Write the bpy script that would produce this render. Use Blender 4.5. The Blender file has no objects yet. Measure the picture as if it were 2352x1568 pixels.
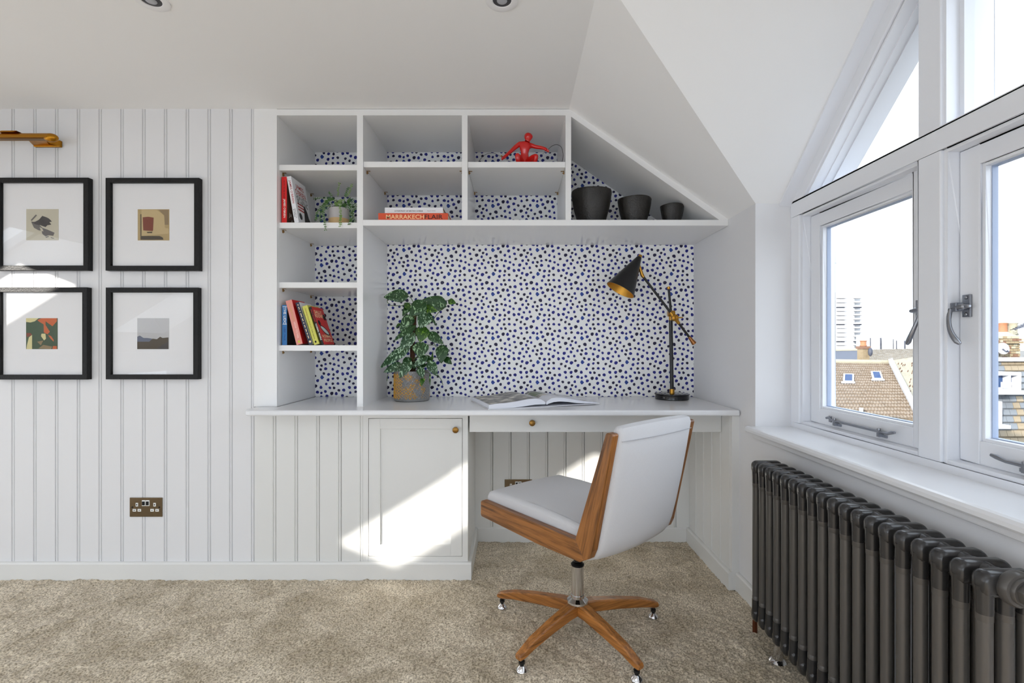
import bpy, bmesh, math, random
import numpy as np
from mathutils import Vector, Matrix, noise as mnoise

random.seed(7)
SC = bpy.context.scene
COL = SC.collection

# ------------------------------------------------------------------ camera
F = 1120.0                 # focal length in picture units (frame 2352 wide)
EYE = 1.045                # eye height; the camera stands at x=0, y=0
cam_data = bpy.data.cameras.new('camera')
cam = bpy.data.objects.new('camera', cam_data)
COL.objects.link(cam)
cam.location = (0, 0, EYE)
cam.rotation_euler = (math.pi / 2, 0, 0)
cam_data.sensor_width = 36.0
cam_data.lens = 36.0 * F / 2352.0
cam_data.shift_x = -4.0 / 2352.0
cam_data.shift_y = 8.0 / 2352.0
cam_data.clip_end = 2000
cam_data.clip_start = 0.02
SC.camera = cam

# ------------------------------------------------------------------ light
world = bpy.data.worlds.new('world')
SC.world = world
world.use_nodes = True
wn = world.node_tree
wn.nodes.clear()
wo = wn.nodes.new('ShaderNodeOutputWorld')
wb = wn.nodes.new('ShaderNodeBackground')
wb.inputs[0].default_value = (0.80, 0.895, 1.0, 1)
wb.inputs[1].default_value = 3.0
wn.links.new(wb.outputs[0], wo.inputs[0])

SUN_TO = Vector((-0.700, -0.656, 0.280)).normalized()     # direction towards the sun
sun_data = bpy.data.lights.new('sun', 'SUN')
sun_data.energy = 9.0
sun_data.angle = math.radians(0.6)
sun_data.color = (1.0, 0.95, 0.87)
sun = bpy.data.objects.new('sun', sun_data)
COL.objects.link(sun)
sun.rotation_euler = SUN_TO.to_track_quat('Z', 'Y').to_euler()
sun.location = (-8, -8, 6)

SC.view_settings.view_transform = 'Standard'
SC.view_settings.look = 'None'
SC.view_settings.gamma = 1.0
SC.view_settings.use_curve_mapping = False
SC.view_settings.exposure = 0.29
SC.cycles.max_bounces = 12
SC.cycles.diffuse_bounces = 7
SC.cycles.transparent_max_bounces = 16
SC.cycles.caustics_reflective = False
SC.cycles.caustics_refractive = False
SC.cycles.sample_clamp_indirect = 6.0
SC.cycles.use_denoising = True
SC.cycles.use_adaptive_sampling = True
SC.cycles.adaptive_threshold = 0.03


def portal(loc, size_x, size_y, normal):
    """light portal in a window opening: guides daylight sampling, emits nothing itself"""
    d = bpy.data.lights.new('daylight_portal', 'AREA')
    d.shape = 'RECTANGLE'
    d.size = size_x
    d.size_y = size_y
    d.energy = 1
    d.cycles.is_portal = True
    o = bpy.data.objects.new('daylight_portal', d)
    COL.objects.link(o)
    o.location = loc
    o.rotation_euler = Vector(normal).to_track_quat('-Z', 'Y').to_euler()
    return o


portal((1.22, 0.98, 1.42), 1.42, 1.95, (-1, 0, 0))
portal((1.22, -1.35, 1.40), 1.42, 2.1, (-1, 0, 0))

# ------------------------------------------------------------------ materials
MATS = {}


def nodes_of(name):
    m = bpy.data.materials.new(name)
    m.use_nodes = True
    return m, m.node_tree, m.node_tree.nodes['Principled BSDF']


def lin(c):
    return tuple(((v / 255.0) / 12.92 if v / 255.0 <= 0.04045 else ((v / 255.0 + 0.055) / 1.055) ** 2.4) for v in c)


def simple(name, rgb, rough=0.5, metal=0.0, spec=0.5, bump=0.0, bscale=200.0, var=0.0, vscale=8.0, coat=0.0, emit=None):
    if name in MATS:
        return MATS[name]
    m, nt, b = nodes_of(name)
    col = lin(rgb) + (1,)
    b.inputs['Base Color'].default_value = col
    b.inputs['Roughness'].default_value = rough
    b.inputs['Metallic'].default_value = metal
    b.inputs['Specular IOR Level'].default_value = spec
    b.inputs['Coat Weight'].default_value = coat
    tc = nt.nodes.new('ShaderNodeTexCoord')
    if var > 0:
        n = nt.nodes.new('ShaderNodeTexNoise')
        n.inputs['Scale'].default_value = vscale
        n.inputs['Detail'].default_value = 4
        r = nt.nodes.new('ShaderNodeMix')
        r.data_type = 'RGBA'
        r.inputs[6].default_value = tuple(max(0, c * (1 - var)) for c in col[:3]) + (1,)
        r.inputs[7].default_value = tuple(min(1, c * (1 + var)) for c in col[:3]) + (1,)
        nt.links.new(tc.outputs['Object'], n.inputs['Vector'])
        nt.links.new(n.outputs['Fac'], r.inputs[0])
        nt.links.new(r.outputs[2], b.inputs['Base Color'])
    if bump > 0:
        n2 = nt.nodes.new('ShaderNodeTexNoise')
        n2.inputs['Scale'].default_value = bscale
        n2.inputs['Detail'].default_value = 3
        bp = nt.nodes.new('ShaderNodeBump')
        bp.inputs['Strength'].default_value = bump
        bp.inputs['Distance'].default_value = 0.002
        nt.links.new(tc.outputs['Object'], n2.inputs['Vector'])
        nt.links.new(n2.outputs['Fac'], bp.inputs['Height'])
        nt.links.new(bp.outputs['Normal'], b.inputs['Normal'])
    MATS[name] = m
    return m


def wood(name, d, c1, c2, rough=0.35, fine=60.0):
    """oak with its grain running along the direction d"""
    m, nt, b = nodes_of(name)
    d = Vector(d).normalized()
    p = d.orthogonal().normalized()
    q = d.cross(p)
    tc = nt.nodes.new('ShaderNodeTexCoord')
    outs = []
    for v, s in ((d, 3.0), (p, fine), (q, fine)):
        n = nt.nodes.new('ShaderNodeVectorMath')
        n.operation = 'DOT_PRODUCT'
        nt.links.new(tc.outputs['Object'], n.inputs[0])
        n.inputs[1].default_value = v * s
        outs.append(n.outputs['Value'])
    cb = nt.nodes.new('ShaderNodeCombineXYZ')
    for i, o in enumerate(outs):
        nt.links.new(o, cb.inputs[i])
    n1 = nt.nodes.new('ShaderNodeTexNoise')
    n1.inputs['Scale'].default_value = 1.0
    n1.inputs['Detail'].default_value = 6
    n1.inputs['Roughness'].default_value = 0.65
    n1.inputs['Distortion'].default_value = 0.6
    nt.links.new(cb.outputs[0], n1.inputs['Vector'])
    n2 = nt.nodes.new('ShaderNodeTexNoise')
    n2.inputs['Scale'].default_value = 4.0
    n2.inputs['Detail'].default_value = 3
    nt.links.new(cb.outputs[0], n2.inputs['Vector'])
    ad = nt.nodes.new('ShaderNodeMath')
    ad.operation = 'MULTIPLY_ADD'
    ad.inputs[1].default_value = 0.35
    nt.links.new(n2.outputs['Fac'], ad.inputs[0])
    nt.links.new(n1.outputs['Fac'], ad.inputs[2])
    rp = nt.nodes.new('ShaderNodeValToRGB')
    rp.color_ramp.elements[0].position = 0.48
    rp.color_ramp.elements[0].color = lin(c1) + (1,)
    rp.color_ramp.elements[1].position = 0.80
    rp.color_ramp.elements[1].color = lin(c2) + (1,)
    nt.links.new(ad.outputs[0], rp.inputs[0])
    nt.links.new(rp.outputs[0], b.inputs['Base Color'])
    b.inputs['Roughness'].default_value = rough
    bp = nt.nodes.new('ShaderNodeBump')
    bp.inputs['Strength'].default_value = 0.25
    bp.inputs['Distance'].default_value = 0.001
    nt.links.new(ad.outputs[0], bp.inputs['Height'])
    nt.links.new(bp.outputs['Normal'], b.inputs['Normal'])
    return m


def glass_mat(name, tint=(1, 1, 1), refl=1.0):
    m = bpy.data.materials.new(name)
    m.use_nodes = True
    nt = m.node_tree
    nt.nodes.clear()
    out = nt.nodes.new('ShaderNodeOutputMaterial')
    mix = nt.nodes.new('ShaderNodeMixShader')
    tr = nt.nodes.new('ShaderNodeBsdfTransparent')
    gl = nt.nodes.new('ShaderNodeBsdfGlossy')
    # two-sided Schlick reflectance of a thin pane
    ge = nt.nodes.new('ShaderNodeNewGeometry')
    dt = nt.nodes.new('ShaderNodeVectorMath'); dt.operation = 'DOT_PRODUCT'
    nt.links.new(ge.outputs['Incoming'], dt.inputs[0]); nt.links.new(ge.outputs['Normal'], dt.inputs[1])
    ab = nt.nodes.new('ShaderNodeMath'); ab.operation = 'ABSOLUTE'
    nt.links.new(dt.outputs['Value'], ab.inputs[0])
    om = nt.nodes.new('ShaderNodeMath'); om.operation = 'SUBTRACT'; om.inputs[0].default_value = 1.0
    nt.links.new(ab.outputs[0], om.inputs[1])
    pw_ = nt.nodes.new('ShaderNodeMath'); pw_.operation = 'POWER'; pw_.inputs[1].default_value = 5.0
    nt.links.new(om.outputs[0], pw_.inputs[0])
    mu = nt.nodes.new('ShaderNodeMath'); mu.operation = 'MULTIPLY_ADD'
    mu.inputs[1].default_value = .96 * refl; mu.inputs[2].default_value = .04 * refl
    tr.inputs[0].default_value = tint + (1,)
    gl.inputs['Roughness'].default_value = 0.0
    nt.links.new(pw_.outputs[0], mu.inputs[0])
    nt.links.new(mu.outputs[0], mix.inputs[0])
    nt.links.new(tr.outputs[0], mix.inputs[1])
    nt.links.new(gl.outputs[0], mix.inputs[2])
    nt.links.new(mix.outputs[0], out.inputs[0])
    return m


M_WALL = simple('wall_paint', (224, 224, 226), 0.55, bump=0.06, bscale=90)
M_CEIL = simple('ceiling_paint', (242, 242, 242), 0.8, bump=0.05, bscale=60)
M_PAINT = simple('satin_white_paint', (233, 233, 233), 0.22, bump=0.04, bscale=60)
M_JOIN = simple('joinery_paint', (223, 223, 221), 0.38, bump=0.04, bscale=60)
M_WIN = simple('window_gloss_paint', (232, 234, 239), 0.3)
M_DESK = simple('desk_satin_paint', (228, 229, 232), 0.2)
M_PAPER = simple('wallpaper_ground', (244, 244, 243), 0.7)
M_DOT = simple('wallpaper_navy', (22, 28, 126), 0.6, var=0.45, vscale=60)
M_DOTD = simple('wallpaper_ink', (24, 18, 62), 0.6, var=0.3, vscale=60)
M_DOTB = simple('wallpaper_brush_blue', (34, 66, 150), 0.6, var=0.6, vscale=90)
M_BRASS = simple('brass', (190, 140, 60), 0.28, metal=1.0)
M_ABRASS = simple('aged_brass', (150, 112, 58), 0.35, metal=1.0)
M_CHROME = simple('chrome', (215, 215, 218), 0.08, metal=1.0)
M_STEEL = simple('satin_steel', (150, 152, 158), 0.3, metal=1.0)
M_BLACK = simple('black_plastic', (16, 16, 17), 0.35)
M_SHADE = simple('black_enamel', (22, 21, 22), 0.32, bump=0.3, bscale=400)
M_GLASS = glass_mat('window_glass')
M_PGLASS = glass_mat('picture_glass', refl=1.0)
M_WHITE = simple('white_card', (238, 238, 240), 0.7)


# ------------------------------------------------------------------ mesh helper
ORG = {}


class MB:
    def __init__(self):
        self.v = []
        self.f = []
        self.mi = []
        self.sm = []

    def add(self, vs, fs, mi=0, smooth=False, T=None):
        b = len(self.v)
        if T is not None:
            vs = [T(p) for p in vs]
        self.v += [tuple(p) for p in vs]
        for f in fs:
            self.f.append(tuple(i + b for i in f))
            self.mi.append(mi)
            self.sm.append(smooth)
        return self

    def box(self, a, b, mi=0, T=None):
        x0, y0, z0 = (min(a[i], b[i]) for i in range(3))
        x1, y1, z1 = (max(a[i], b[i]) for i in range(3))
        vs = [(x0, y0, z0), (x1, y0, z0), (x1, y1, z0), (x0, y1, z0), (x0, y0, z1), (x1, y0, z1), (x1, y1, z1), (x0, y1, z1)]
        fs = [(3, 2, 1, 0), (4, 5, 6, 7), (0, 1, 5, 4), (1, 2, 6, 5), (2, 3, 7, 6), (3, 0, 4, 7)]
        return self.add(vs, fs, mi, False, T)

    def prism(self, poly, d, mi=0, T=None, smooth=False):
        """planar polygon (3-D points) swept by vector d"""
        n = len(poly)
        vs = [Vector(p) for p in poly] + [Vector(p) + Vector(d) for p in poly]
        fs = [tuple(range(n)), tuple(range(2 * n - 1, n - 1, -1))]
        b = len(self.v)
        if T is not None:
            vs = [T(p) for p in vs]
        self.v += [tuple(p) for p in vs]
        for f in fs:
            self.f.append(tuple(i + b for i in f)); self.mi.append(mi); self.sm.append(False)
        for i in range(n):
            j = (i + 1) % n
            self.f.append((b + j, b + i, b + i + n, b + j + n)); self.mi.append(mi); self.sm.append(smooth)
        return self

    def ring_tube(self, pts, rads, n=12, mi=0, cap=True, smooth=True, T=None, squash=None):
        pts = [Vector(p) for p in pts]
        if not hasattr(rads, '__len__'):
            rads = [rads] * len(pts)
        vs, fs = [], []
        ref = None
        for i, p in enumerate(pts):
            if i == 0:
                t = pts[1] - p
            elif i == len(pts) - 1:
                t = p - pts[i - 1]
            else:
                t = (pts[i + 1] - p).normalized() + (p - pts[i - 1]).normalized()
            if t.length < 1e-9:
                t = Vector((0, 0, 1))
            t.normalize()
            if ref is None:
                ref = t.orthogonal().normalized()
                if squash is not None:
                    ref = (Vector(squash[0]) - t * Vector(squash[0]).dot(t)).normalized()
            ref = (ref - t * ref.dot(t)).normalized()
            bi = t.cross(ref)
            k = squash[1] if squash is not None else 1.0
            for j in range(n):
                a = 2 * math.pi * j / n
                vs.append(p + rads[i] * (math.cos(a) * ref * k + math.sin(a) * bi))
        for i in range(len(pts) - 1):
            for j in range(n):
                k2 = (j + 1) % n
                fs.append((i * n + j, i * n + k2, (i + 1) * n + k2, (i + 1) * n + j))
        self.add(vs, fs, mi, smooth, T)
        if cap:
            b = len(self.v) - len(vs)
            self.f.append(tuple(b + j for j in range(n - 1, -1, -1))); self.mi.append(mi); self.sm.append(False)
            e = b + (len(pts) - 1) * n
            self.f.append(tuple(e + j for j in range(n))); self.mi.append(mi); self.sm.append(False)
        return self

    def lathe(self, prof, c=(0, 0, 0), axis=(0, 0, 1), n=32, mi=0, cap=True, smooth=True, T=None, sharp=True):
        """prof: (radius, distance along the axis)"""
        ax = Vector(axis).normalized()
        p = ax.orthogonal().normalized()
        q = ax.cross(p)
        c = Vector(c)
        vs, fs = [], []
        for r, h in prof:
            for j in range(n):
                a = 2 * math.pi * j / n
                vs.append(c + ax * h + r * (math.cos(a) * p + math.sin(a) * q))
        for i in range(len(prof) - 1):
            for j in range(n):
                k = (j + 1) % n
                fs.append((i * n + j, i * n + k, (i + 1) * n + k, (i + 1) * n + j))
        if cap:
            if prof[0][0] > 1e-6:
                fs.append(tuple(range(n - 1, -1, -1)))
            if prof[-1][0] > 1e-6:
                fs.append(tuple((len(prof) - 1) * n + j for j in range(n)))
        return self.add(vs, fs, mi, smooth, T)

    def ball(self, c, r, n=16, m=10, mi=0, T=None):
        c = Vector(c)
        if not hasattr(r, '__len__'):
            r = (r, r, r)
        vs, fs = [], []
        for i in range(m + 1):
            th = math.pi * i / m
            for j in range(n):
                a = 2 * math.pi * j / n
                vs.append(c + Vector((r[0] * math.sin(th) * math.cos(a), r[1] * math.sin(th) * math.sin(a), -r[2] * math.cos(th))))
        for i in range(m):
            for j in range(n):
                k = (j + 1) % n
                fs.append((i * n + j, i * n + k, (i + 1) * n + k, (i + 1) * n + j))
        return self.add(vs, fs, mi, True, T)

    def build(self, name, mats, parent=None, kind=None, bevel=0.0, bseg=2, subsurf=0, label=None, cat=None, group=None, loc=None, fixn=False, autosmooth=False):
        me = bpy.data.meshes.new(name)
        o3 = Vector((0, 0, 0))
        if parent is not None:
            o3 = ORG.get(parent.name, Vector((0, 0, 0)))
        elif loc is not None:
            o3 = Vector(loc)
        vs = [(a - o3.x, b - o3.y, c - o3.z) for a, b, c in self.v]
        me.from_pydata(vs, [], self.f)
        if not isinstance(mats, (list, tuple)):
            mats = [mats]
        for m in mats:
            me.materials.append(m)
        me.polygons.foreach_set('material_index', self.mi)
        me.polygons.foreach_set('use_smooth', self.sm)
        bm = bmesh.new()
        bm.from_mesh(me)
        bmesh.ops.remove_doubles(bm, verts=bm.verts, dist=1e-6)
        if fixn or True:
            bmesh.ops.recalc_face_normals(bm, faces=bm.faces)
        for e in bm.edges:
            if len(e.link_faces) == 2 and e.calc_face_angle(0) > .75:
                e.smooth = False
        bm.to_mesh(me)
        bm.free()
        me.update()
        o = bpy.data.objects.new(name, me)
        COL.objects.link(o)
        if parent is not None:
            o.parent = parent
        elif loc is not None:
            o.location = o3
        ORG[o.name] = o3.copy()
        if bevel > 0:
            md = o.modifiers.new('bevel', 'BEVEL')
            md.width = bevel
            md.segments = bseg
            md.limit_method = 'ANGLE'
            md.angle_limit = math.radians(40)
            md.harden_normals = False
        if subsurf:
            md = o.modifiers.new('subd', 'SUBSURF')
            md.levels = subsurf
            md.render_levels = subsurf
        tag(o, label, cat, group, kind)
        return o


def tag(o, label=None, cat=None, group=None, kind=None):
    if label: o['label'] = label
    if cat: o['category'] = cat
    if group: o['group'] = group
    if kind: o['kind'] = kind
    return o


def thing(name, loc, label, cat, group=None, kind=None):
    o = bpy.data.objects.new(name, None)
    COL.objects.link(o)
    o.location = loc
    o.empty_display_size = 0.05
    ORG[o.name] = Vector(loc)
    return tag(o, label, cat, group, kind)


def at(x, y, Y):
    """a point of the room at depth Y measured off the photograph"""
    return Vector(((x - 1180.0) * Y / F, Y, EYE - (y - 792.0) * Y / F))


def text_on(body, c, ux, uy, w, h, mat, parent, name='lettering', bold=0.012, d=0.0006):
    """flat printed lettering fitted in a w x h box centred on c"""
    cu = bpy.data.curves.new('t', 'FONT')
    cu.body = body
    cu.size = 1.0
    cu.offset = bold
    cu.resolution_u = 3
    cu.align_x = 'CENTER'
    ob = bpy.data.objects.new('t', cu)
    COL.objects.link(ob)
    dg = bpy.context.evaluated_depsgraph_get()
    me = bpy.data.meshes.new_from_object(ob.evaluated_get(dg))
    bpy.data.objects.remove(ob)
    n = len(me.vertices)
    co = np.zeros(n * 3)
    me.vertices.foreach_get('co', co)
    co = co.reshape(n, 3)
    mn, mx = co.min(0), co.max(0)
    ux = Vector(ux).normalized(); uy = Vector(uy).normalized()
    nz = ux.cross(uy)
    c = Vector(c) - ORG.get(parent.name, Vector((0, 0, 0)))
    out = []
    for p in co:
        a = ((p[0] - mn[0]) / max(1e-6, mx[0] - mn[0]) - 0.5) * w
        b = ((p[1] - mn[1]) / max(1e-6, mx[1] - mn[1]) - 0.5) * h
        q = c + ux * a + uy * b + nz * d
        out += [q.x, q.y, q.z]
    me.vertices.foreach_set('co', out)
    me.materials.clear()
    me.materials.append(mat)
    me.update()
    me.name = name
    o = bpy.data.objects.new(name, me)
    COL.objects.link(o)
    o.parent = parent
    ORG[o.name] = ORG.get(parent.name, Vector((0, 0, 0))).copy()
    return o


# ------------------------------------------------------------------ dimensions of the room
D = 2.184          # plane of the panelled wall
B = 2.606          # back of the shelves and the knee space
XR = 0.961         # right hand wall
ZC = 2.102         # ceiling
ZD = 0.769         # desk top
XL = -4.45
YB = -2.5
SL = 0.694         # pitch of the right hand slope
DM = 0.873         # pitch of the dormer cheek ceiling
XV = 0.248
YV = 1.378         # valley top
YJ = 1.939         # jamb of the dormer window
YC = 0.98          # middle of the dormer window

# floor
fl = MB().box((XL - .3, YB - .3, -.15), (1.3, 2.75, -.004)).build('floor', simple('carpet_base', (178, 164, 145), 0.95), kind='structure')


def carpet_mat():
    m, nt, b = nodes_of('carpet')
    tc = nt.nodes.new('ShaderNodeTexCoord')
    big = nt.nodes.new('ShaderNodeTexNoise'); big.inputs['Scale'].default_value = 5.5; big.inputs['Detail'].default_value = 5
    big.inputs['Distortion'].default_value = 0.7
    sm = nt.nodes.new('ShaderNodeTexNoise'); sm.inputs['Scale'].default_value = 170; sm.inputs['Detail'].default_value = 3
    for n in (big, sm):
        nt.links.new(tc.outputs['Object'], n.inputs['Vector'])
    r1 = nt.nodes.new('ShaderNodeValToRGB')
    r1.color_ramp.elements[0].position = 0.36; r1.color_ramp.elements[0].color = lin((200, 186, 162)) + (1,)
    r1.color_ramp.elements[1].position = 0.64; r1.color_ramp.elements[1].color = lin((236, 223, 201)) + (1,)
    nt.links.new(big.outputs['Fac'], r1.inputs[0])
    r2 = nt.nodes.new('ShaderNodeValToRGB')
    r2.color_ramp.elements[0].position = 0.36; r2.color_ramp.elements[0].color = (0.42, 0.40, 0.37, 1)
    r2.color_ramp.elements[1].position = 0.60; r2.color_ramp.elements[1].color = (1, 1, 1, 1)
    nt.links.new(sm.outputs['Fac'], r2.inputs[0])
    mx = nt.nodes.new('ShaderNodeMix'); mx.data_type = 'RGBA'; mx.blend_type = 'MULTIPLY'; mx.inputs[0].default_value = 1
    nt.links.new(r1.outputs[0], mx.inputs[6]); nt.links.new(r2.outputs[0], mx.inputs[7])
    nt.links.new(mx.outputs[2], b.inputs['Base Color'])
    b.inputs['Roughness'].default_value = 0.95
    b.inputs['Specular IOR Level'].default_value = 0.1
    b.inputs['Sheen Weight'].default_value = 0.2
    return m


def carpet():
    x0, x1, y0, y1, st = -2.75, 0.975, 1.30, 2.61, 0.0042
    nx, ny = int((x1 - x0) / st), int((y1 - y0) / st)
    rng = np.random.RandomState(3)

    def blur(a, k):
        for _ in range(k):
            a = (a + np.roll(a, 1, 0) + np.roll(a, -1, 0) + np.roll(a, 1, 1) + np.roll(a, -1, 1)) / 5
        return a
    a = blur(rng.randn(ny, nx), 1); a /= a.std()
    b = blur(rng.randn(ny, nx), 6); b /= b.std()
    c = blur(rng.randn(ny, nx), 60); c /= c.std()
    h = 0.0011 * a + 0.0014 * b + 0.0010 * c
    X, Y = np.meshgrid(np.linspace(x0, x1, nx), np.linspace(y0, y1, ny))
    h -= 0.004 * np.exp(-((Y - 2.302) / 0.004) ** 2) * (X > -0.19)      # the seam in the knee space
    h = np.maximum(h, -0.0045)
    jx = rng.randn(ny, nx) * st * 0.22
    jy = rng.randn(ny, nx) * st * 0.22
    co = np.stack([X + jx, Y + jy, h], -1).reshape(-1, 3).astype(np.float32)
    idx = np.arange(nx * ny).reshape(ny, nx)
    q = np.stack([idx[:-1, :-1], idx[:-1, 1:], idx[1:, 1:], idx[1:, :-1]], -1).reshape(-1, 4)
    me = bpy.data.meshes.new('carpet_pile')
    me.vertices.add(len(co)); me.vertices.foreach_set('co', co.ravel())
    me.loops.add(q.size); me.loops.foreach_set('vertex_index', q.ravel().astype(np.int32))
    me.polygons.add(len(q)); me.polygons.foreach_set('loop_start', np.arange(0, q.size, 4, dtype=np.int32))
    me.polygons.foreach_set('use_smooth', np.ones(len(q), dtype=bool))
    me.update(calc_edges=True)
    me.materials.append(carpet_mat())
    o = bpy.data.objects.new('carpet_pile', me)
    COL.objects.link(o)
    o.parent = fl
    o['kind'] = 'stuff'
    o['label'] = 'beige cut pile carpet'


carpet()

# flat ceiling, the slope on the right, the ceiling of the dormer
# added rooflights for even daylight, unseen, with shafts too deep for the low sun
RL = [(x, x + 1.0, y, y + .95) for x in (-2.45, -1.28) for y in (-2.05, -.95)] + [(-.11, .24, -2.05, -1.10), (-.11, .24, -.95, 0.0)]
m = MB()
xs_ = sorted({-2.61, XV} | {r[0] for r in RL} | {r[1] for r in RL})
ys_ = sorted({YB - .2, 2.75} | {r[2] for r in RL} | {r[3] for r in RL})
for i in range(len(xs_) - 1):
    for j in range(len(ys_) - 1):
        cx_, cy_ = (xs_[i] + xs_[i + 1]) / 2, (ys_[j] + ys_[j + 1]) / 2
        if any(r[0] < cx_ < r[1] and r[2] < cy_ < r[3] for r in RL):
            continue
        m.box((xs_[i], ys_[j], ZC), (xs_[i + 1], ys_[j + 1], ZC + .45))
m.build('ceiling', M_CEIL, kind='structure')
for k, (a, b, c, d) in enumerate(RL):
    m = MB()
    m.box((a, c, ZC + .40), (a + .04, d, ZC + .46)).box((b - .04, c, ZC + .40), (b, d, ZC + .46))
    m.box((a + .04, c, ZC + .40), (b - .04, c + .04, ZC + .46)).box((a + .04, d - .04, ZC + .40), (b - .04, d, ZC + .46))
    wnd = m.build('window_%d' % (k + 5), M_WIN, kind='structure')  # frame of one of the added rooflights
    MB().box((a + .04, c + .04, ZC + .43), (b - .04, d - .04, ZC + .434)).build('glass_pane', M_GLASS, wnd)
    portal(((a + b) / 2, (c + d) / 2, ZC + .42), b - a, d - c, (0, 0, -1))
up = Vector((0.18, 0, 0.25))
m = MB()
m.prism([(XV, 2.75, ZC), (XV, YV, ZC), (XR, YJ, ZC - SL * (XR - XV)), (XR + .002, YJ + .02, ZC - SL * (XR + .002 - XV)), (1.30, YJ + .02, ZC - SL * (1.30 - XV)), (1.30, 2.75, ZC - SL * (1.30 - XV))], (0, 0, .26))
m.build('ceiling_slope_right', M_CEIL, kind='structure')
m = MB()
ZJ = ZC - SL * (XR - XV)                       # 1.607
m.prism([(XV, YV, ZC), (XR, YJ, ZJ), (1.10, YJ, ZJ), (1.10, YV, ZC)], (0, 0, .12))
m.prism([(XV, 2 * YC - YV, ZC), (1.10, 2 * YC - YV, ZC), (1.10, 2 * YC - YJ, ZJ), (XR, 2 * YC - YJ, ZJ)], (0, 0, .12))
m.box((XV, 2 * YC - YV, ZC), (1.10, YV, ZC + .12))
m.build('ceiling_dormer', M_CEIL, kind='structure')
# outer roof over the dormer and the stretch of slope behind the camera
m = MB()
yn = 2 * YC - YJ
m.prism([(XV, 2 * YC - YV, ZC), (XR, yn, ZJ), (1.30, yn, ZC - SL * (1.30 - XV)), (1.30, -.3, ZC - SL * (1.30 - XV)), (XV, -.3, ZC)], (0, 0, .26))
m.prism([(XV, -2.4, ZC), (1.30, -2.4, ZC - SL * (1.30 - XV)), (1.30, YB - .2, ZC - SL * (1.30 - XV)), (XV, YB - .2, ZC)], (0, 0, .26))
m.box((XV, -2.4, ZC), (1.30, -.3, ZC + .2))
m.build('ceiling_slope_rear', M_CEIL, kind='structure')

# left slope with two deep roof window shafts
SLP = 0.614


def slope_pt(x, y, d):
    n = Vector((-0.523, 0, 0.852))
    return Vector((x, y, SLP * x + 3.70)) + n * d


def slope_cell(mb, x0, x1, y0, y1, d0=0.0, d1=0.4, mi=0):
    vs = [slope_pt(x0, y0, d0), slope_pt(x1, y0, d0), slope_pt(x1, y1, d0), slope_pt(x0, y1, d0),
          slope_pt(x0, y0, d1), slope_pt(x1, y0, d1), slope_pt(x1, y1, d1), slope_pt(x0, y1, d1)]
    mb.add(vs, [(3, 2, 1, 0), (4, 5, 6, 7), (0, 1, 5, 4), (1, 2, 6, 5), (2, 3, 7, 6), (3, 0, 4, 7)], mi)


HOLES = [(-4.10, -3.02, -1.38, -0.65), (-4.24, -3.13, 0.60, 1.30)]
m = MB()
ys = [YB - .2, HOLES[0][2], HOLES[0][3], HOLES[1][2], HOLES[1][3], 2.75]
for i in range(5):
    hole = HOLES[0] if i == 1 else HOLES[1] if i == 3 else None
    if hole is None:
        slope_cell(m, XL - .1, -2.60, ys[i], ys[i + 1])
    else:
        slope_cell(m, XL - .1, hole[0], ys[i], ys[i + 1])
        slope_cell(m, hole[1], -2.60, ys[i], ys[i + 1])
m.build('ceiling_slope_left', M_CEIL, kind='structure')
for k, h in enumerate(HOLES):
    m = MB()
    w = .035
    slope_cell(m, h[0], h[0] + w, h[2], h[3], .36, .42)
    slope_cell(m, h[1] - w, h[1], h[2], h[3], .36, .42)
    slope_cell(m, h[0] + w, h[1] - w, h[2], h[2] + w, .36, .42)
    slope_cell(m, h[0] + w, h[1] - w, h[3] - w, h[3], .36, .42)
    wnd = m.build('window_%d' % (k + 3), M_WIN, kind='structure')
    g = MB()
    slope_cell(g, h[0] + w, h[1] - w, h[2] + w, h[3] - w, .39, .392)
    g.build('glass_pane', M_GLASS, wnd)
    cx, cy = (h[0] + h[1]) / 2, (h[2] + h[3]) / 2
    portal(slope_pt(cx, cy, .38), h[3] - h[2], (h[1] - h[0]) / .852, (0.523, 0, -0.852))

# side and rear walls (behind the camera)
m = MB()
m.box((XL - .2, YB - .2, 0), (XL, -2.2, 1.05)).box((XL - .2, 1.9, 0), (XL, 2.75, 1.05))
m.box((XL - .2, -2.2, 0), (XL, 1.9, .12)).box((XL - .2, -2.2, .75), (XL, 1.9, 1.05))
m.build('wall_left', M_WALL, kind='structure')
m = MB()
m.box((XL - .12, -2.2, .12), (XL - .07, 1.9, .16)).box((XL - .12, -2.2, .71), (XL - .07, 1.9, .75))
for i in range(6):
    yy = -2.2 + (4.1 - .05) * i / 5
    m.box((XL - .12, yy, .16), (XL - .07, yy + .05, .71))
wnd = m.build('window_14', M_WIN, kind='structure')  # unseen low window, added to bring daylight in from the left
MB().box((XL - .10, -2.15, .16), (XL - .096, 1.85, .71)).build('glass_pane', M_GLASS, wnd)
portal((XL - .09, -.15, .435), .63, 4.1, (1, 0, 0))
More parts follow.
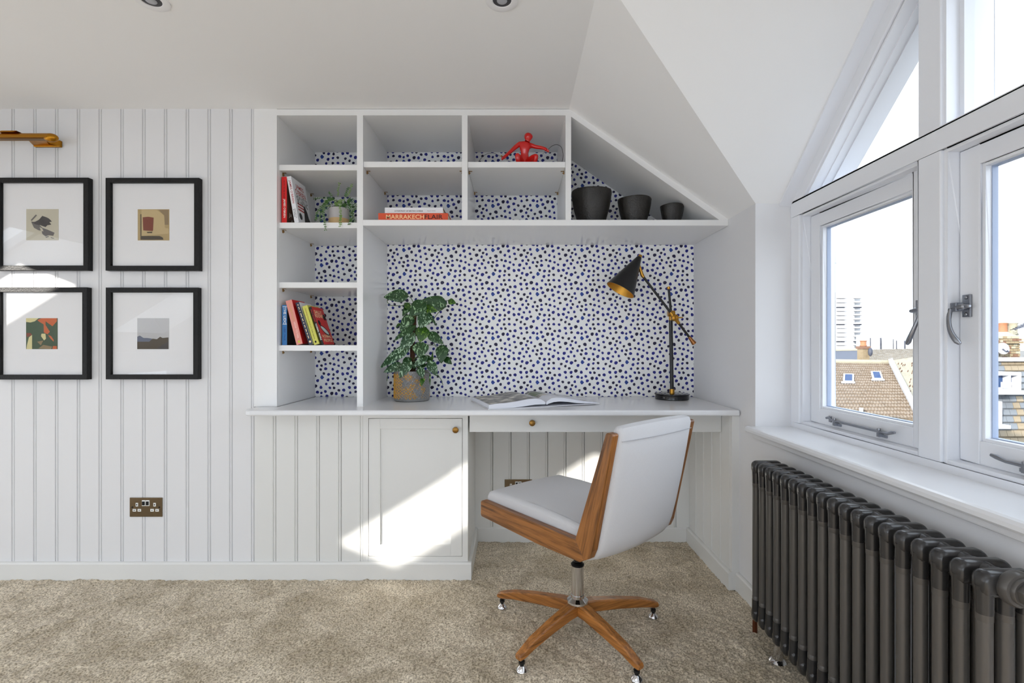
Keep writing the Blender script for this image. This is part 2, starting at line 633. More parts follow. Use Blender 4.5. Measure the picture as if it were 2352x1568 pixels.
# rear wall with an added, unseen low window for frontal daylight; its head is low enough for the sun to fall on the floor behind the camera
m = MB()
RX0, RX1, RZ0, RZ1 = -3.7, .7, .15, 1.50
m.box((XL - .2, YB - .2, 0), (RX0, YB, 2.6)).box((RX1, YB - .2, 0), (1.3, YB, 2.6))
m.box((RX0, YB - .2, 0), (RX1, YB, RZ0)).box((RX0, YB - .2, RZ1), (RX1, YB, 2.6))
m.build('wall_rear', M_WALL, kind='structure')
m = MB()
m.box((RX0, YB - .14, RZ0), (RX1, YB - .08, RZ0 + .05)).box((RX0, YB - .14, RZ1 - .05), (RX1, YB - .08, RZ1))
for i in range(6):
    xx = RX0 + (RX1 - RX0 - .06) * i / 5
    m.box((xx, YB - .14, RZ0 + .05), (xx + .06, YB - .08, RZ1 - .05))
wnd = m.build('window_13', M_WIN, kind='structure')
MB().box((RX0 + .06, YB - .11, RZ0 + .05), (RX1 - .06, YB - .106, RZ1 - .05)).build('glass_pane', M_GLASS, wnd)
portal(((RX0 + RX1) / 2, YB - .1, (RZ0 + RZ1) / 2), RX1 - RX0, RZ1 - RZ0, (0, 1, 0))
# wedge closing the joint of the flat ceiling and the left slope
MB().prism([(-2.609, YB - .2, ZC + .012), (-2.609, YB - .2, ZC + .45), (-2.88, YB - .2, ZC + .45), (-2.818, YB - .2, ZC + .352)], (0, 2.75 - YB + .2, 0)).build('ceiling_joint', M_CEIL, kind='structure')

# right wall: pier between alcove and window, apron under the window, pier behind
m = MB()
m.box((XR, YJ, 0), (1.26, 2.75, ZJ + .02))
m.box((XR, yn, 0), (1.26, YJ, 0.700))
m.box((XR, -.3, 0), (1.26, yn, ZJ + .02))
m.box((XR, -2.4, 0), (1.26, -.3, .70))
m.box((XR, YB - .2, 0), (1.26, -2.4, ZJ + .02))
m.box((1.14, -2.4, 1.95), (1.26, -.3, 2.3))
m.build('wall_right', M_WALL, kind='structure')

# ------------------------------------------------------------------ the panelled wall
PITCH = 0.0976
X583 = -1.164


def board_mesh(name, w, z0, z1, mat):
    """one tongue and groove board: chamfered edge, flat face, quirk and bead; local x=0..w, face at y=0"""
    prof = [(0.0005, .007), (0.0025, 0.0), (w - .0125, 0.0), (w - .0115, .0045), (w - .0095, .0045), (w - .0085, .0012), (w - .005, -.0002),
            (w - .0018, .0012), (w - .0005, .007), (w - .0005, .016), (0.0005, .016)]
    m = MB()
    m.prism([(x, y, z0) for x, y in prof], (0, 0, z1 - z0))
    me_o = m.build(name, mat)
    me = me_o.data
    bpy.data.objects.remove(me_o)
    return me


wall = MB()
wall.box((XL, D + .015, 0), (-1.079, 2.75, 2.35))
wall.box((-1.079, D + .015, 0), (-.676, D + .03, .744))
wall.box((XL, D, .05), (-2.95, D + .015, ZC))
wall.box((-1.164, B + .014, 0), (XR + .3, B + .12, 2.35))
wall_back = wall.build('wall_back', M_WALL, kind='structure')
tall = board_mesh('board', PITCH, .06, ZC + .001, M_WALL)
low = board_mesh('board', PITCH, .06, .744, M_JOIN)
x = X583
k = 0
for i in range(1, 19):
    o = bpy.data.objects.new('board', tall)
    COL.objects.link(o)
    o.parent = wall_back
    o.location = (X583 - i * PITCH, D, 0)
for i in range(5):
    o = bpy.data.objects.new('board', low)
    COL.objects.link(o)
    o.parent = wall_back
    o.location = (X583 + i * PITCH, D, 0)
MB().prism([(-.681, D - .001, 0.07), (-.676, D - .001, 0.07), (-.676, D + .02, .07), (-.681, D + .02, .07)], (0, 0, .67)).build('corner_bead', M_JOIN, wall_back)

# baseboards
def skirting(name, pts, h=.077, t=.016, mat=M_JOIN):
    """pts: plan polyline; the board stands on the left-hand (room) side of it"""
    m = MB()
    for (ax, ay), (bx, by) in zip(pts[:-1], pts[1:]):
        d = Vector((bx - ax, by - ay, 0)).normalized()
        n = Vector((d.y, -d.x, 0))
        ext = d * t
        a = Vector((ax, ay, 0)); b = Vector((bx, by, 0))
        prof = [(0, -.004), (t, -.004), (t, h - .008), (t - .004, h - .002), (t - .010, h), (0, h)]
        m.prism([a + n * u + Vector((0, 0, z)) for u, z in prof], b - a)
    return m.build(name, mat, kind='structure')


skirting('baseboard_back', [(-4.4, D), (-.205 + .016, D)])
skirting('baseboard_cupboard', [(-.205, D), (-.205, B)])
skirting('baseboard_alcove', [(-.205, B - .002), (.931, B - .002)])
skirting('baseboard_alcove_side', [(.931, B), (.931, 2.079)])
skirting('baseboard_right', [(XR, 2.079), (XR, -2.4)])

# knee space lining
wk = MB().box((-.21, B, .0), (.935, B + .012, .745)).build('wall_alcove', M_JOIN, kind='structure')
kneeb = board_mesh('board', .0975, .06, .744, M_JOIN)
for i in range(12):
    o = bpy.data.objects.new('board', kneeb)
    COL.objects.link(o)
    o.parent = wk
    o.location = (-.2095 + i * .0975, B - .014, 0)
ws = MB().box((.933, 2.079 + .004, 0), (XR, B, .744)).box((.9305, 2.079, 0), (XR, 2.092, .744)).build('wall_alcove_side', M_JOIN, kind='structure')
sideb = board_mesh('board', .0985, .06, .744, M_JOIN)
for i in range(5):
    o = bpy.data.objects.new('board', sideb)
    COL.objects.link(o)
    o.parent = ws
    o.rotation_euler = (0, 0, -math.pi / 2)
    o.location = (.931, 2.092 + .0985 * (i + 1), 0)

# ------------------------------------------------------------------ dormer window
XF = 1.100      # face of the frame
XCAS = 1.139    # face of the casements
XG = 1.165      # glass
XO = 1.235
Z0w, Z1w = 0.712, 1.608      # sill to top of transom
ZT = 1.548                   # underside of transom
SB = .72
openY = [(1.327, 1.881), (0.703, 1.257), (0.079, 0.633)]
top_y0, top_y1 = 2 * YC - YV, YV


def plane_z(y):
    if y > YV:
        return ZC - DM * (y - YV)
    if y < top_y0:
        return ZC - DM * (top_y0 - y)
    return ZC


win = MB()


def member(y0, y1, z0, z1):
    win.box((XF, y0, z0), (XO, y1, z1))


def lip(y0, y1, z0, z1, t=.011):
    """small stepped moulding round an opening, standing inside it"""
    xa, xb = XF + .009, XCAS + .03
    win.box((xa, y0, z0), (xb, y0 + t, z1))
    win.box((xa, y1 - t, z0), (xb, y1, z1))
    win.box((xa, y0 + t, z0), (xb, y1 - t, z0 + t))
    win.box((xa, y0 + t, z1 - t), (xb, y1 - t, z1))


for y0, y1 in ((yn, .079), (.633, .703), (1.257, 1.327), (1.881, YJ)):
    member(y0, y1, .742, ZT)
win.box((XF, yn, SB - .02), (XO, YJ, .742))
win.box((XF, yn, ZT), (XO, YJ, Z1w - .002))
RW = .072
for a, b in ((1.257, 1.327), (.633, .703)):
    win.box((XF, a, Z1w - .002), (XO, b, ZC - RW))
RW = .072
for s in (0, 1):
    pts = [(YJ, Z1w - .002), (YV, ZC), (YV, ZC - RW), (YJ - RW / DM, Z1w - .002)]
    if s:
        pts = [(2 * YC - a, b) for a, b in pts]
    win.prism([(XF, a, b) for a, b in pts], (XO - XF, 0, 0))
win.box((XF, top_y0, ZC - RW), (XO, top_y1, ZC + .02))
window1 = win.build('window_1', M_WIN, kind='structure', bevel=.003)
# inner stepped mouldings
mo = MB()
for (a, b) in openY:
    t = .010
    for (y0, y1, z0, z1) in ((a, a + t, .742, ZT), (b - t, b, .742, ZT), (a + t, b - t, .742, .742 + t), (a + t, b - t, ZT - t, ZT)):
        mo.box((XF + .008, y0, z0), (XO, y1, z1))
mo.build('window_moulding', M_WIN, window1, bevel=.002)
# raking mouldings of the triangular lights (three steps going outwards)
mo = MB()
for xa, off in ((XF + .008, .010), (XF + .030, .0), (XCAS + .004, .015), (XG + .006, .020)):
    if off == 0:
        continue
    for s in (0, 1):
        yA, zA = YJ - RW / DM, ZJ
        yB = 1.327
        zB = ZJ + DM * (yA - yB)
        pts = [(yA, zA), (yB, min(zB, ZC)), (yB, zB - off), (yA - off / DM, zA)]
        if s:
            pts = [(2 * YC - p, q) for p, q in pts]
        mo.prism([(xa, p, q) for p, q in pts], (XO - xa, 0, 0))
for (y0, y1) in ((1.257 - .008, 1.257), (.703, .711)):
    mo.box((XF + .008, y0, Z1w), (XO, y1, ZC - RW))
for (y0, y1) in ((1.257 - .020, 1.257), (.703, .723)):
    mo.box((XCAS + .004, y0, Z1w), (XO, y1, ZC - RW))
mo.build('raking_moulding', M_WIN, window1)
# dark joint line of the fixed light
g = MB()
yA = YJ - RW / DM - .012
yB = 1.327
pts = [(yA, Z1w), (yB, Z1w), (yB, Z1w + DM * (yA - yB))]
g.prism([(XG, p, q) for p, q in pts], (.004, 0, 0))
g.build('glass_pane', M_GLASS, window1)
g = MB()
g.prism([(XG, 2 * YC - p, q) for p, q in pts], (.004, 0, 0))
g.build('glass_pane', M_GLASS, window1)
g = MB().box((XG, .703, Z1w), (XG + .004, 1.257, ZC - RW))
g.build('glass_pane', M_GLASS, window1)
M_GASK = simple('glazing_gasket', (165, 178, 202), 0.5)


def casement(y0, y1, handle_side=None, stay=True):
    """opening light: stiles, rails, glazing bead; y0 nearer the camera"""
    a, b = y0 + .0115, y1 - .0115
    z0, z1 = .754, 1.5365
    s = .053
    c = MB()
    c.box((XCAS, a, z0), (XCAS + .045, a + s, z1))
    c.box((XCAS, b - s, z0), (XCAS + .045, b, z1))
    c.box((XCAS, a + s, z0), (XCAS + .045, b - s, z0 + .056))
    c.box((XCAS, a + s, z1 - .048), (XCAS + .045, b - s, z1))
    cs = c.build('casement', M_WIN, window1, bevel=.0025)
    bd = MB()
    ia, ib, iz0, iz1 = a + s, b - s, z0 + .056, z1 - .048
    t = .008
    for (p, q, r, w_) in ((ia, ia + t, iz0, iz1), (ib - t, ib, iz0, iz1), (ia + t, ib - t, iz0, iz0 + t), (ia + t, ib - t, iz1 - t, iz1)):
        bd.box((XCAS + .006, p, r), (XG + .012, q, w_))
    bd.build('glazing_bead', M_WIN, cs, bevel=.0015)
    ga = MB()
    t2 = .0105
    for (p, q, r, w_) in ((ia + t, ia + t2, iz0 + t, iz1 - t), (ib - t2, ib - t, iz0 + t, iz1 - t), (ia + t2, ib - t2, iz0 + t, iz0 + t2), (ia + t2, ib - t2, iz1 - t2, iz1 - t)):
        ga.box((XG - .004, p, r), (XG + .010, q, w_))
    ga.build('gasket', M_GASK, cs)
    MB().box((XG, ia, iz0), (XG + .004, ib, iz1)).build('glass_pane', M_GLASS, cs)
    return cs, a, b, s, z0


def fastener(cs, y, z, near, mirror=1):
    """espagnolette style casement fastener: two plates, pivot block, curved lever"""
    h = MB()
    y0 = y
    # back plate on the frame jamb side and plate on the casement stile
    h.box((XCAS - .006, y0 - .011 * mirror, z - .026), (XCAS, y0 - .033 * mirror, z + .030))
    for dz in (-.019, .023):
        h.lathe([(.0045, 0), (.0045, .002), (.003, .003)], (XCAS - .006, y0 - .022 * mirror, z + dz), (-1, 0, 0), 12)
    h.box((XCAS - .022, y0 - .012 * mirror, z - .011), (XCAS - .005, y0 + .006 * mirror, z + .011))
    h.lathe([(.0085, 0), (.0085, .03), (.005, .034)], (XCAS - .014, y0 + .004 * mirror, z), (0, -1 * mirror, 0), 14)
    h.lathe([(.0045, 0), (.006, .01), (.0035, .016)], (XCAS - .014, y0 - .026 * mirror, z), (0, -1 * mirror, 0), 12)
    pts = []
    for i in range(12):
        t = i / 11
        pts.append((XCAS - .022 - .012 * math.sin(t * 2.4), y0 + (.004 - .036 * t ** 1.8) * mirror, z - .004 - .100 * t + .010 * t ** 3))
    h.ring_tube(pts, [.0055, .0055, .0052, .0050, .0050, .0052, .0055, .006, .0064, .0068, .0070, .004], 12)
    o = h.build('casement_handle', M_STEEL, cs, bevel=.001)
    return o


def jamb_plate(cs, y, z, mirror=1):
    h = MB()
    h.box((XCAS - .030, y - .003 * mirror, z - .034), (XCAS - .004, y, z + .034))
    for dz in (-.025, .025):
        h.lathe([(.0045, 0), (.0045, .002), (.003, .003)], (XCAS - .017, y - .003 * mirror, z + dz), (0, -mirror, 0), 12)
    h.box((XCAS - .021, y - .006 * mirror, z - .018), (XCAS - .012, y - .002 * mirror, z + .018))
    h.build('keep_plate', M_STEEL, cs)


def stay(cs, ya, yb):
    """peg stay along the bottom rail: ya far end, yb handle end"""
    h = MB()
    z = .778
    xs = XCAS - .012
    g = 1 if ya > yb else -1
    h.ring_tube([(xs, ya, z + .004), (xs, ya - .012 * g, z + .007), (xs, ya - .03 * g, z), (xs, yb + .06 * g, z), (xs - .002, yb + .03 * g, z + .001), (xs - .006, yb + .012 * g, z + .007), (xs - .006, yb, z + .009)],
                [.004, .0045, .0042, .0042, .0042, .0055, .004], 10)
    for yy in (ya - .045 * g, yb + .07 * g):
        h.box((XCAS - .004, yy - .020, z - .017), (XCAS, yy + .020, z - .009))
        h.box((XCAS - .016, yy - .005, z - .016), (XCAS - .001, yy + .005, z - .004))
        h.lathe([(.004, 0), (.004, .018), (.0052, .019), (.0052, .024)], (xs, yy, z - .014), (0, 0, 1), 12)
    h.box((XCAS - .0035, ya, z - .010), (XCAS, ya - .012 * g, z + .012))
    h.build('casement_stay', M_STEEL, cs)


cs1, a1, b1, s1, _ = casement(*openY[0])
stay(cs1, 1.758, 1.435)
cs2, a2, b2, s2, _ = casement(*openY[1])
fastener(cs2, b2 - .002, 1.141, True, 1)
jamb_plate(cs2, 1.2575, 1.141)
stay(cs2, .80, 1.145)
cs3, a3, b3, s3, _ = casement(*openY[2])
fastener(cs1, a1 + .004, 1.141, True, -1)
stay(cs3, .50, .22)
# sill board with a nosed edge, and the small trims
sl = MB()
sl.prism([(.938, yn - .02, .694), (.929, yn - .02, .697), (.9245, yn - .02, .703), (.9245, yn - .02, .712), (.929, yn - .02, .719), (.936, yn - .02, .7215), (1.12, yn - .02, .7215), (1.12, yn - .02, .694)], (0, YJ - yn + .036, 0), smooth=False)
sl.build('window_sill', M_DESK, window1, bevel=.002)
MB().box((.945, yn, .676), (.9625, YJ, .695)).build('sill_moulding', M_WALL, window1, bevel=.006, bseg=3)
tr = MB()
for s in (0, 1):
    pts = [(YJ - .0005, ZJ), (YV, ZC), (YV, ZC - .012), (YJ - .0005, ZJ - .012)]
    if s:
        pts = [(2 * YC - p, q) for p, q in pts]
    tr.prism([(1.055, p, q) for p, q in pts], (.05, 0, 0))
tr.build('trim_1', M_WIN, kind='structure')
# unseen twin window, added behind the camera for more sky light
w2 = MB()
for y in (-2.4, -1.72, -1.03, -.35):
    w2.box((1.13, y, .70), (1.22, y + .05, 1.95))
w2.box((1.13, -2.4, .70), (1.22, -.3, .76))
w2.box((1.13, -2.4, 1.9), (1.22, -.3, 1.96))
w2o = w2.build('window_2', M_WIN, kind='structure')
MB().box((1.17, -2.36, .75), (1.174, -.34, 1.91)).build('glass_pane', M_GLASS, w2o)

# ------------------------------------------------------------------ wallpaper with brushed dots
TILE = [(145, 100, 46, 2), (295, 58, 44, 0), (360, 155, 40, 1), (583, 125, 44, 0), (723, 42, 42, 0), (848, 88, 38, 1), (1015, 110, 40, 1), (1180, 82, 38, 0),
        (745, 205, 38, 0), (927, 240, 48, 1), (1107, 182, 36, 1), (1208, 220, 36, 0), (230, 272, 50, 1), (478, 245, 38, 0), (612, 287, 35, 0), (1068, 287, 36, 0),
        (75, 322, 36, 1), (778, 348, 38, 1), (387, 377, 36, 1), (258, 397, 35, 0), (495, 403, 40, 0), (968, 393, 38, 0), (1124, 382, 37, 1), (147, 437, 37, 1),
        (620, 440, 35, 0), (1255, 445, 38, 0), (1077, 480, 40, 0), (718, 505, 36, 0), (888, 515, 45, 0), (260, 523, 44, 0), (122, 545, 38, 1), (455, 540, 38, 0),
        (1167, 592, 38, 0), (1005, 605, 36, 0), (585, 603, 46, 0), (210, 655, 38, 1), (342, 680, 42, 0), (480, 685, 38, 1), (732, 668, 44, 0), (863, 657, 43, 0),
        (957, 742, 40, 0), (1197, 724, 37, 1), (1088, 780, 49, 0), (160, 760, 46, 2), (595, 785, 38, 1), (462, 797, 36, 0), (327, 830, 43, 0), (806, 813, 38, 1),
        (1270, 852, 43, 0), (920, 872, 37, 1), (458, 937, 38, 1), (600, 932, 39, 0), (747, 943, 38, 0), (1027, 932, 38, 1), (275, 945, 36, 0), (1210, 1003, 50, 1),
        (918, 1042, 43, 0), (1078, 1045, 44, 0), (130, 1040, 43, 0), (378, 1050, 38, 0), (493, 1054, 38, 1), (627, 1120, 38, 1), (760, 1113, 45, 0), (1265, 1170, 44, 0),
        (940, 1185, 36, 0), (1090, 1160, 37, 1), (142, 1192, 35, 0), (252, 1152, 40, 0), (430, 1205, 48, 1), (553, 1212, 43, 0)]
MM = 2.327e-3 / 12.06
TW, TH = 1232 * MM, 1220 * MM
shape_rng = random.Random(5)
SHAPES = []
for d in TILE:
    pts = []
    ph = shape_rng.random() * 6.28
    for i in range(10):
        a = 2 * math.pi * i / 10
        r = 1 + .07 * math.sin(2 * a + ph) + .06 * math.sin(3 * a + 2 * ph) + shape_rng.uniform(-.04, .04)
        if d[3] == 2:
            r *= 1.12 + .18 * math.cos(4 * a)
        pts.append((math.cos(a) * r, math.sin(a) * r))
    SHAPES.append(pts)


def wallpaper(parent, x0, x1, z0, z1, ox=0.0, oz=0.0, clip=None):
    m = MB()
    m.box((x0, B - .002, z0), (x1, B + .004, z1))
    X0 = -.1396 + ox
    Z0 = 1.571 + oz
    for i in range(int((x0 - X0) / TW) - 2, int((x1 - X0) / TW) + 2):
        for j in range(int((Z0 - z1) / TH) - 2, int((Z0 - z0) / TH) + 2):
            for k, (u, v, r, kind) in enumerate(TILE):
                cx = X0 + i * TW + u * MM
                cz = Z0 - j * TH - v * MM
                rr = r * MM
                if cx + rr < x0 or cx - rr > x1 or cz + rr < z0 or cz - rr > z1:
                    continue
                if clip and cz > clip(cx) + rr:
                    continue
                vs = []
                for p in SHAPES[k]:
                    vs.append((min(x1, max(x0, cx + p[0] * rr)), B - .0024, min(z1, max(z0, cz + p[1] * rr))))
                m.add(vs, [tuple(range(10))], 1 + kind)
    me = bpy.data.meshes.new('wallpaper')
    o3 = ORG.get(parent.name, Vector((0, 0, 0)))
    me.from_pydata([(a - o3.x, b - o3.y, c - o3.z) for a, b, c in m.v], [], m.f)
    for mt in (M_PAPER, M_DOT, M_DOTD, M_DOTB):
        me.materials.append(mt)
    me.polygons.foreach_set('material_index', m.mi)
    me.update()
    o = bpy.data.objects.new('wallpaper', me)
    COL.objects.link(o)
    o.parent = parent
    return o


# ------------------------------------------------------------------ bookcase
bc = thing('bookcase', (-.05, D, ZD), 'built-in white bookcase with navy dotted wallpaper back under the sloping ceiling', 'bookcase')
bcol = M_PAINT
MB().box((X583, D, ZD), (-1.061, D + .018, ZC)).build('stile', bcol, bc)
MB().box((-1.079, D + .018, ZD), (-1.0605, B, 2.0995)).build('side_panel', bcol, bc)
MB().box((-1.061, D, 2.073), (.262, B, 2.10)).build('top_panel', bcol, bc)
MB().box((-.702, D - .001, ZD), (-.675, B, 2.073)).build('divider', bcol, bc)
MB().box((-.232, D - .001, 1.605), (-.207, B, 2.073)).build('divider', bcol, bc)
MB().box((.232, D - .001, 1.605), (.257, B, 2.073)).build('divider', bcol, bc)
MB().box((-.675, D - .002, 1.579), (XR - .001, B, 1.605)).build('long_shelf', bcol, bc, bevel=.001)
sp = MB()
sp.prism([(.257, D - .001, 2.0665), (.925, D - .001, 2.0665 - .697 * .668), (XR, D - .001, 1.605), (XR, D - .001, ZJ + .001), (.258, D - .001, ZC - .004)], (0, B - D, 0))
sp.build('sloping_panel', bcol, bc)
for (x0, x1, zs, nm) in ((-1.0605, -.7025, [1.834, 1.573, 1.303, 1.0185], 'a'), (-.6745, -.2325, [1.843], 'b'), (-.2065, .2315, [1.842], 'c')):
    for z in zs:
        sh = MB().box((x0, D + .020 if nm == 'a' else D + .006, z), (x1, B - .003, z + .0255)).build('shelf', bcol, bc, bevel=.0012)
        for px in (x0, x1):
            for py in (D + .055, B - .06):
                s = 1 if px == x0 else -1
                pin = MB()
                pin.box((px + .002 * s, py - .004, z - .0015), (px + .016 * s, py + .004, z - .0002))
                pin.box((px, py - .004, z - .014), (px + .003 * s, py + .004, z - .0002))
                pin.lathe([(.0025, 0), (.0025, .008)], (px, py, z - .009), (s, 0, 0), 8)
                pin.build('shelf_pin', M_ABRASS, sh)
lim = lambda x: 2.0665 - .697 * (x - .257)
wallpaper(bc, -1.061, -.702, ZD, 2.073, .036, -.081)
wallpaper(bc, -.675, XR, ZD, 1.579)
wallpaper(bc, -.675, -.232, 1.605, 2.073)
wallpaper(bc, -.207, .232, 1.605, 2.073)
wallpaper(bc, .257, .93, 1.605, 2.066, 0, 0, lim)

# ------------------------------------------------------------------ desk, cupboard, drawer
def arc(cx, cy, r, a0, a1, n):
    return [(cx + r * math.cos(math.radians(a0 + (a1 - a0) * i / n)), cy + r * math.sin(math.radians(a0 + (a1 - a0) * i / n))) for i in range(n + 1)]


YF = 2.058
plan = arc(-1.153 + .045, YF + .045, .045, 180, 270, 8) + arc(XR - .002 - .012, YF + .012, .012, 270, 360, 4) + [(XR - .002, B - .003), (-1.0605, B - .003), (-1.0605, D - .001), (-1.153, D - .001)]
dk = MB().prism([(x, y, .7445) for x, y in plan], (0, 0, ZD - .7445))
desk = dk.build('desktop', M_DESK, bevel=.008, bseg=4, loc=(-.1, 2.3, .7445),
                label='long white painted desktop with a rounded nosing below the bookcase', cat='desktop')

cup = thing('cupboard', (-.44, 2.39, 0), 'white shaker cupboard with a round brass knob under the desktop', 'cupboard')
c = MB()
x0, x1 = -.676, -.205
dx0, dx1, dz0, dz1 = -.6495, -.2310, .100, .7150
c.box((x0, D, .0), (dx0 - .002, D + .022, .744))
c.box((dx1 + .002, D, .0), (x1, D + .022, .744))
c.box((dx0 - .002, D, dz1 + .002), (dx1 + .002, D + .022, .744))
c.box((dx0 - .002, D, .0), (dx1 + .002, D + .022, dz0 - .002))
c.build('face_frame', M_JOIN, cup, bevel=.0008)
c = MB()
c.box((x1 - .018, D + .022, 0), (x1, B - .002, .744))
c.box((x0, D + .032, 0), (x0 + .018, B - .002, .744))
c.box((x0 + .018, D + .1, .05), (x1 - .018, B - .004, .07))
c.build('carcass', M_JOIN, cup)
MB().box((x0 + .018, D + .035, .06), (x1 - .018, D + .04, .744)).build('gap_shade_sheet', simple('dark_gap', (40, 38, 36), .9), cup)  # dark sheet behind the door; its colour gives the gaps their shade
d_ = MB()
w = .051
d_.box((dx0, D - .0005, dz0), (dx0 + w, D + .02, dz1))
d_.box((dx1 - w, D - .0005, dz0), (dx1, D + .02, dz1))
d_.box((dx0 + w, D - .0005, dz0), (dx1 - w, D + .02, dz0 + w))
d_.box((dx0 + w, D - .0005, dz1 - w * .9), (dx1 - w, D + .02, dz1))
d_.box((dx0 + w - .005, D + .008, dz0 + w - .005), (dx1 - w + .005, D + .018, dz1 - w + .005))
door = d_.build('door', M_JOIN, cup, bevel=.0012)


def knob(parent, x, z, y=D):
    k = MB()
    k.lathe([(.0095, 0), (.0095, .002), (.0055, .004), (.005, .010), (.008, .013), (.0128, .018), (.0140, .022), (.0128, .0255), (.007, .028), (.0001, .0288)], (x, y - .0005, z), (0, -1, 0), 28)
    k.build('knob', M_ABRASS, parent)


knob(door, (1046 - 1180) * .00195 + .003, EYE - (987 - 792) * .001935)
dr = thing('drawer_unit', (.37, 2.3, .65), 'wide shallow white drawer with two brass knobs in the middle of the desk', 'drawer')
m = MB()
m.box((-.198, D - .001, .6555), (.9295, D + .02, .7425))
dfr = m.build('drawer_front', M_JOIN, dr, bevel=.001)
MB().box((-.196, D + .02, .662), (.925, B - .03, .742)).build('drawer_box', M_JOIN, dr)
knob(dfr, (1222 - 1180) * .00195, EYE - (972 - 792) * .001935 + .002)
knob(dfr, (1514 - 1180) * .00195, EYE - (972 - 792) * .001935 + .002)
# ------------------------------------------------------------------ radiator
M_RAD = simple('radiator_anthracite', (86, 83, 80), 0.28, metal=0.2, bump=0.08, bscale=60)
M_RADH = simple('radiator_header', (52, 51, 51), 0.25, metal=0.2, bump=0.08, bscale=60, coat=.2)
rad = thing('radiator', (.886, 1.3, 0), 'dark grey three column radiator on the wall below the window', 'radiator')
XRD = .836
RP = .0460
COLX = [XRD + .0135, XRD + .050, XRD + .0865]


def rad_head(top):
    """rounded header of one section, elongated across three columns; local x along wall depth, y thickness"""
    z0, z1 = (.555, .640) if top else (.077, .160)
    m = MB()
    hw = .0155
    # body: rounded rectangle in x-z, thickness in y, with thinner skirt to the columns
    def rr(x0, x1, za, zb, r):
        pts = []
        for cx, cz, a0 in ((x1 - r, zb - r, 0), (x0 + r, zb - r, 90), (x0 + r, za + r, 180), (x1 - r, za + r, 270)):
            for i in range(5):
                a = math.radians(a0 + 22.5 * i)
                pts.append((cx + r * math.cos(a), cz + r * math.sin(a)))
        return pts
    if top:
        za, zb = z1 - .048, z1
    else:
        za, zb = z0, z0 + .048
    layers = [(-hw, .010), (-hw * .8, .003), (-hw * .4, 0), (hw * .4, 0), (hw * .8, .003), (hw, .010)]
    base = rr(XRD, XRD + .100, za, zb, .016)
    cx, cz = XRD + .05, (za + zb) / 2
    vs, fs = [], []
    n = len(base)
    for (yy, inset) in layers:
        for (x, z) in base:
            kx = (.05 - inset * .5) / .05
            kz = (.024 - inset) / .024
            vs.append((cx + (x - cx) * kx, yy, cz + (z - cz) * kz))
    for i in range(len(layers) - 1):
        for j in range(n):
            k = (j + 1) % n
            fs.append((i * n + j, i * n + k, (i + 1) * n + k, (i + 1) * n + j))
    fs.append(tuple(range(n - 1, -1, -1)))
    fs.append(tuple((len(layers) - 1) * n + j for j in range(n)))
    m.add(vs, fs, 0, True)
    # sleeves down to the columns
    for x in COLX:
        if top:
            m.ring_tube([(x, 0, za + .02), (x, 0, za + .004), (x, 0, za - .030)], [.0150, .0142, .0136], 14)
        else:
            m.ring_tube([(x, 0, zb - .02), (x, 0, zb - .004), (x, 0, zb + .030)], [.0150, .0142, .0136], 14)
    # hub between sections
    zc = cz
    m.ring_tube([(cx, -RP / 2, zc), (cx, -hw * .8, zc), (cx, hw * .8, zc), (cx, RP / 2, zc)], [.020, .0225, .0225, .020], 18)
    return m


def mesh_only(mb, name, mat):
    o = mb.build(name, mat)
    me = o.data
    bpy.data.objects.remove(o)
    return me


sec = rad_head(True)
lowh = rad_head(False)
sec_me = mesh_only(sec, 'section', M_RADH)
low_me = mesh_only(lowh, 'lower_header', M_RADH)
cm = MB()
cm.ring_tube([(0, 0, .12), (0, 0, .60)], .0125, 14)
for z in (.152, .565):
    cm.ring_tube([(0, 0, z - .016), (0, 0, z - .015), (0, 0, z + .015), (0, 0, z + .016)], [.0126, .0131, .0131, .0126], 14, cap=False)
col_me = mesh_only(cm, 'column', M_RAD)
RY0 = 1.708
for k in range(19):
    yk = RY0 - RP * k
    s = bpy.data.objects.new('section', sec_me)
    COL.objects.link(s)
    s.parent = rad
    s.location = (-.886, yk - 1.3, 0)
    lh = bpy.data.objects.new('lower_header', low_me)
    COL.objects.link(lh)
    lh.parent = s
    for x in COLX:
        cc = bpy.data.objects.new('column', col_me)
        COL.objects.link(cc)
        cc.parent = s
        cc.location = (x, 0, 0)
yk = RY0 - RP * 18
zc = .640 - .024
pl = MB()
pl.lathe([(.030, 0), (.0315, .004), (.0315, .014), (.029, .018), (.024, .019), (.024, .024), (.0225, .026)], (XRD + .05, yk - .014, zc), (0, -1, 0), 32)
pl.lathe([(.0205, .026), (.0205, .036), (.0185, .038), (.0001, .0385)], (XRD + .05, yk - .014, zc), (0, -1, 0), 6, smooth=False)
pl.build('blanking_plug', M_RAD, rad)
zc2 = .077 + .024
pl = MB()
pl.lathe([(.030, 0), (.0315, .004), (.0315, .014), (.024, .019), (.0205, .036), (.0001, .0385)], (XRD + .05, yk - .014, zc2), (0, -1, 0), 24)
pl.build('blanking_plug', M_RAD, rad)
pp = MB()
pp.ring_tube([(.886, 1.735, .101), (.886, 1.765, .101)], .017, 16)
pp.ring_tube([(.886, 1.765, .101), (.880, 1.775, .09), (.878, 1.775, .03), (.878, 1.775, -.004)], .0085, 12)
pp.build('supply_pipe', simple('copper_pipe', (120, 72, 52), .3, metal=.9), rad)
ft = MB()
ft.lathe([(.026, 0), (.027, .003), (.022, .009), (.014, .014)], (.872, 1.612, -.002), (0, 0, 1), 24)
ft.ring_tube([(.872, 1.612, .008), (.873, 1.608, .035), (.876, 1.603, .060), (.880, 1.600, .085)], [.017, .015, .014, .013], 14)
ft.build('foot', M_CHROME, rad)
ft = MB()
ft.lathe([(.026, 0), (.027, .003), (.022, .009), (.014, .014)], (.862, 1.02, -.002), (0, 0, 1), 24)
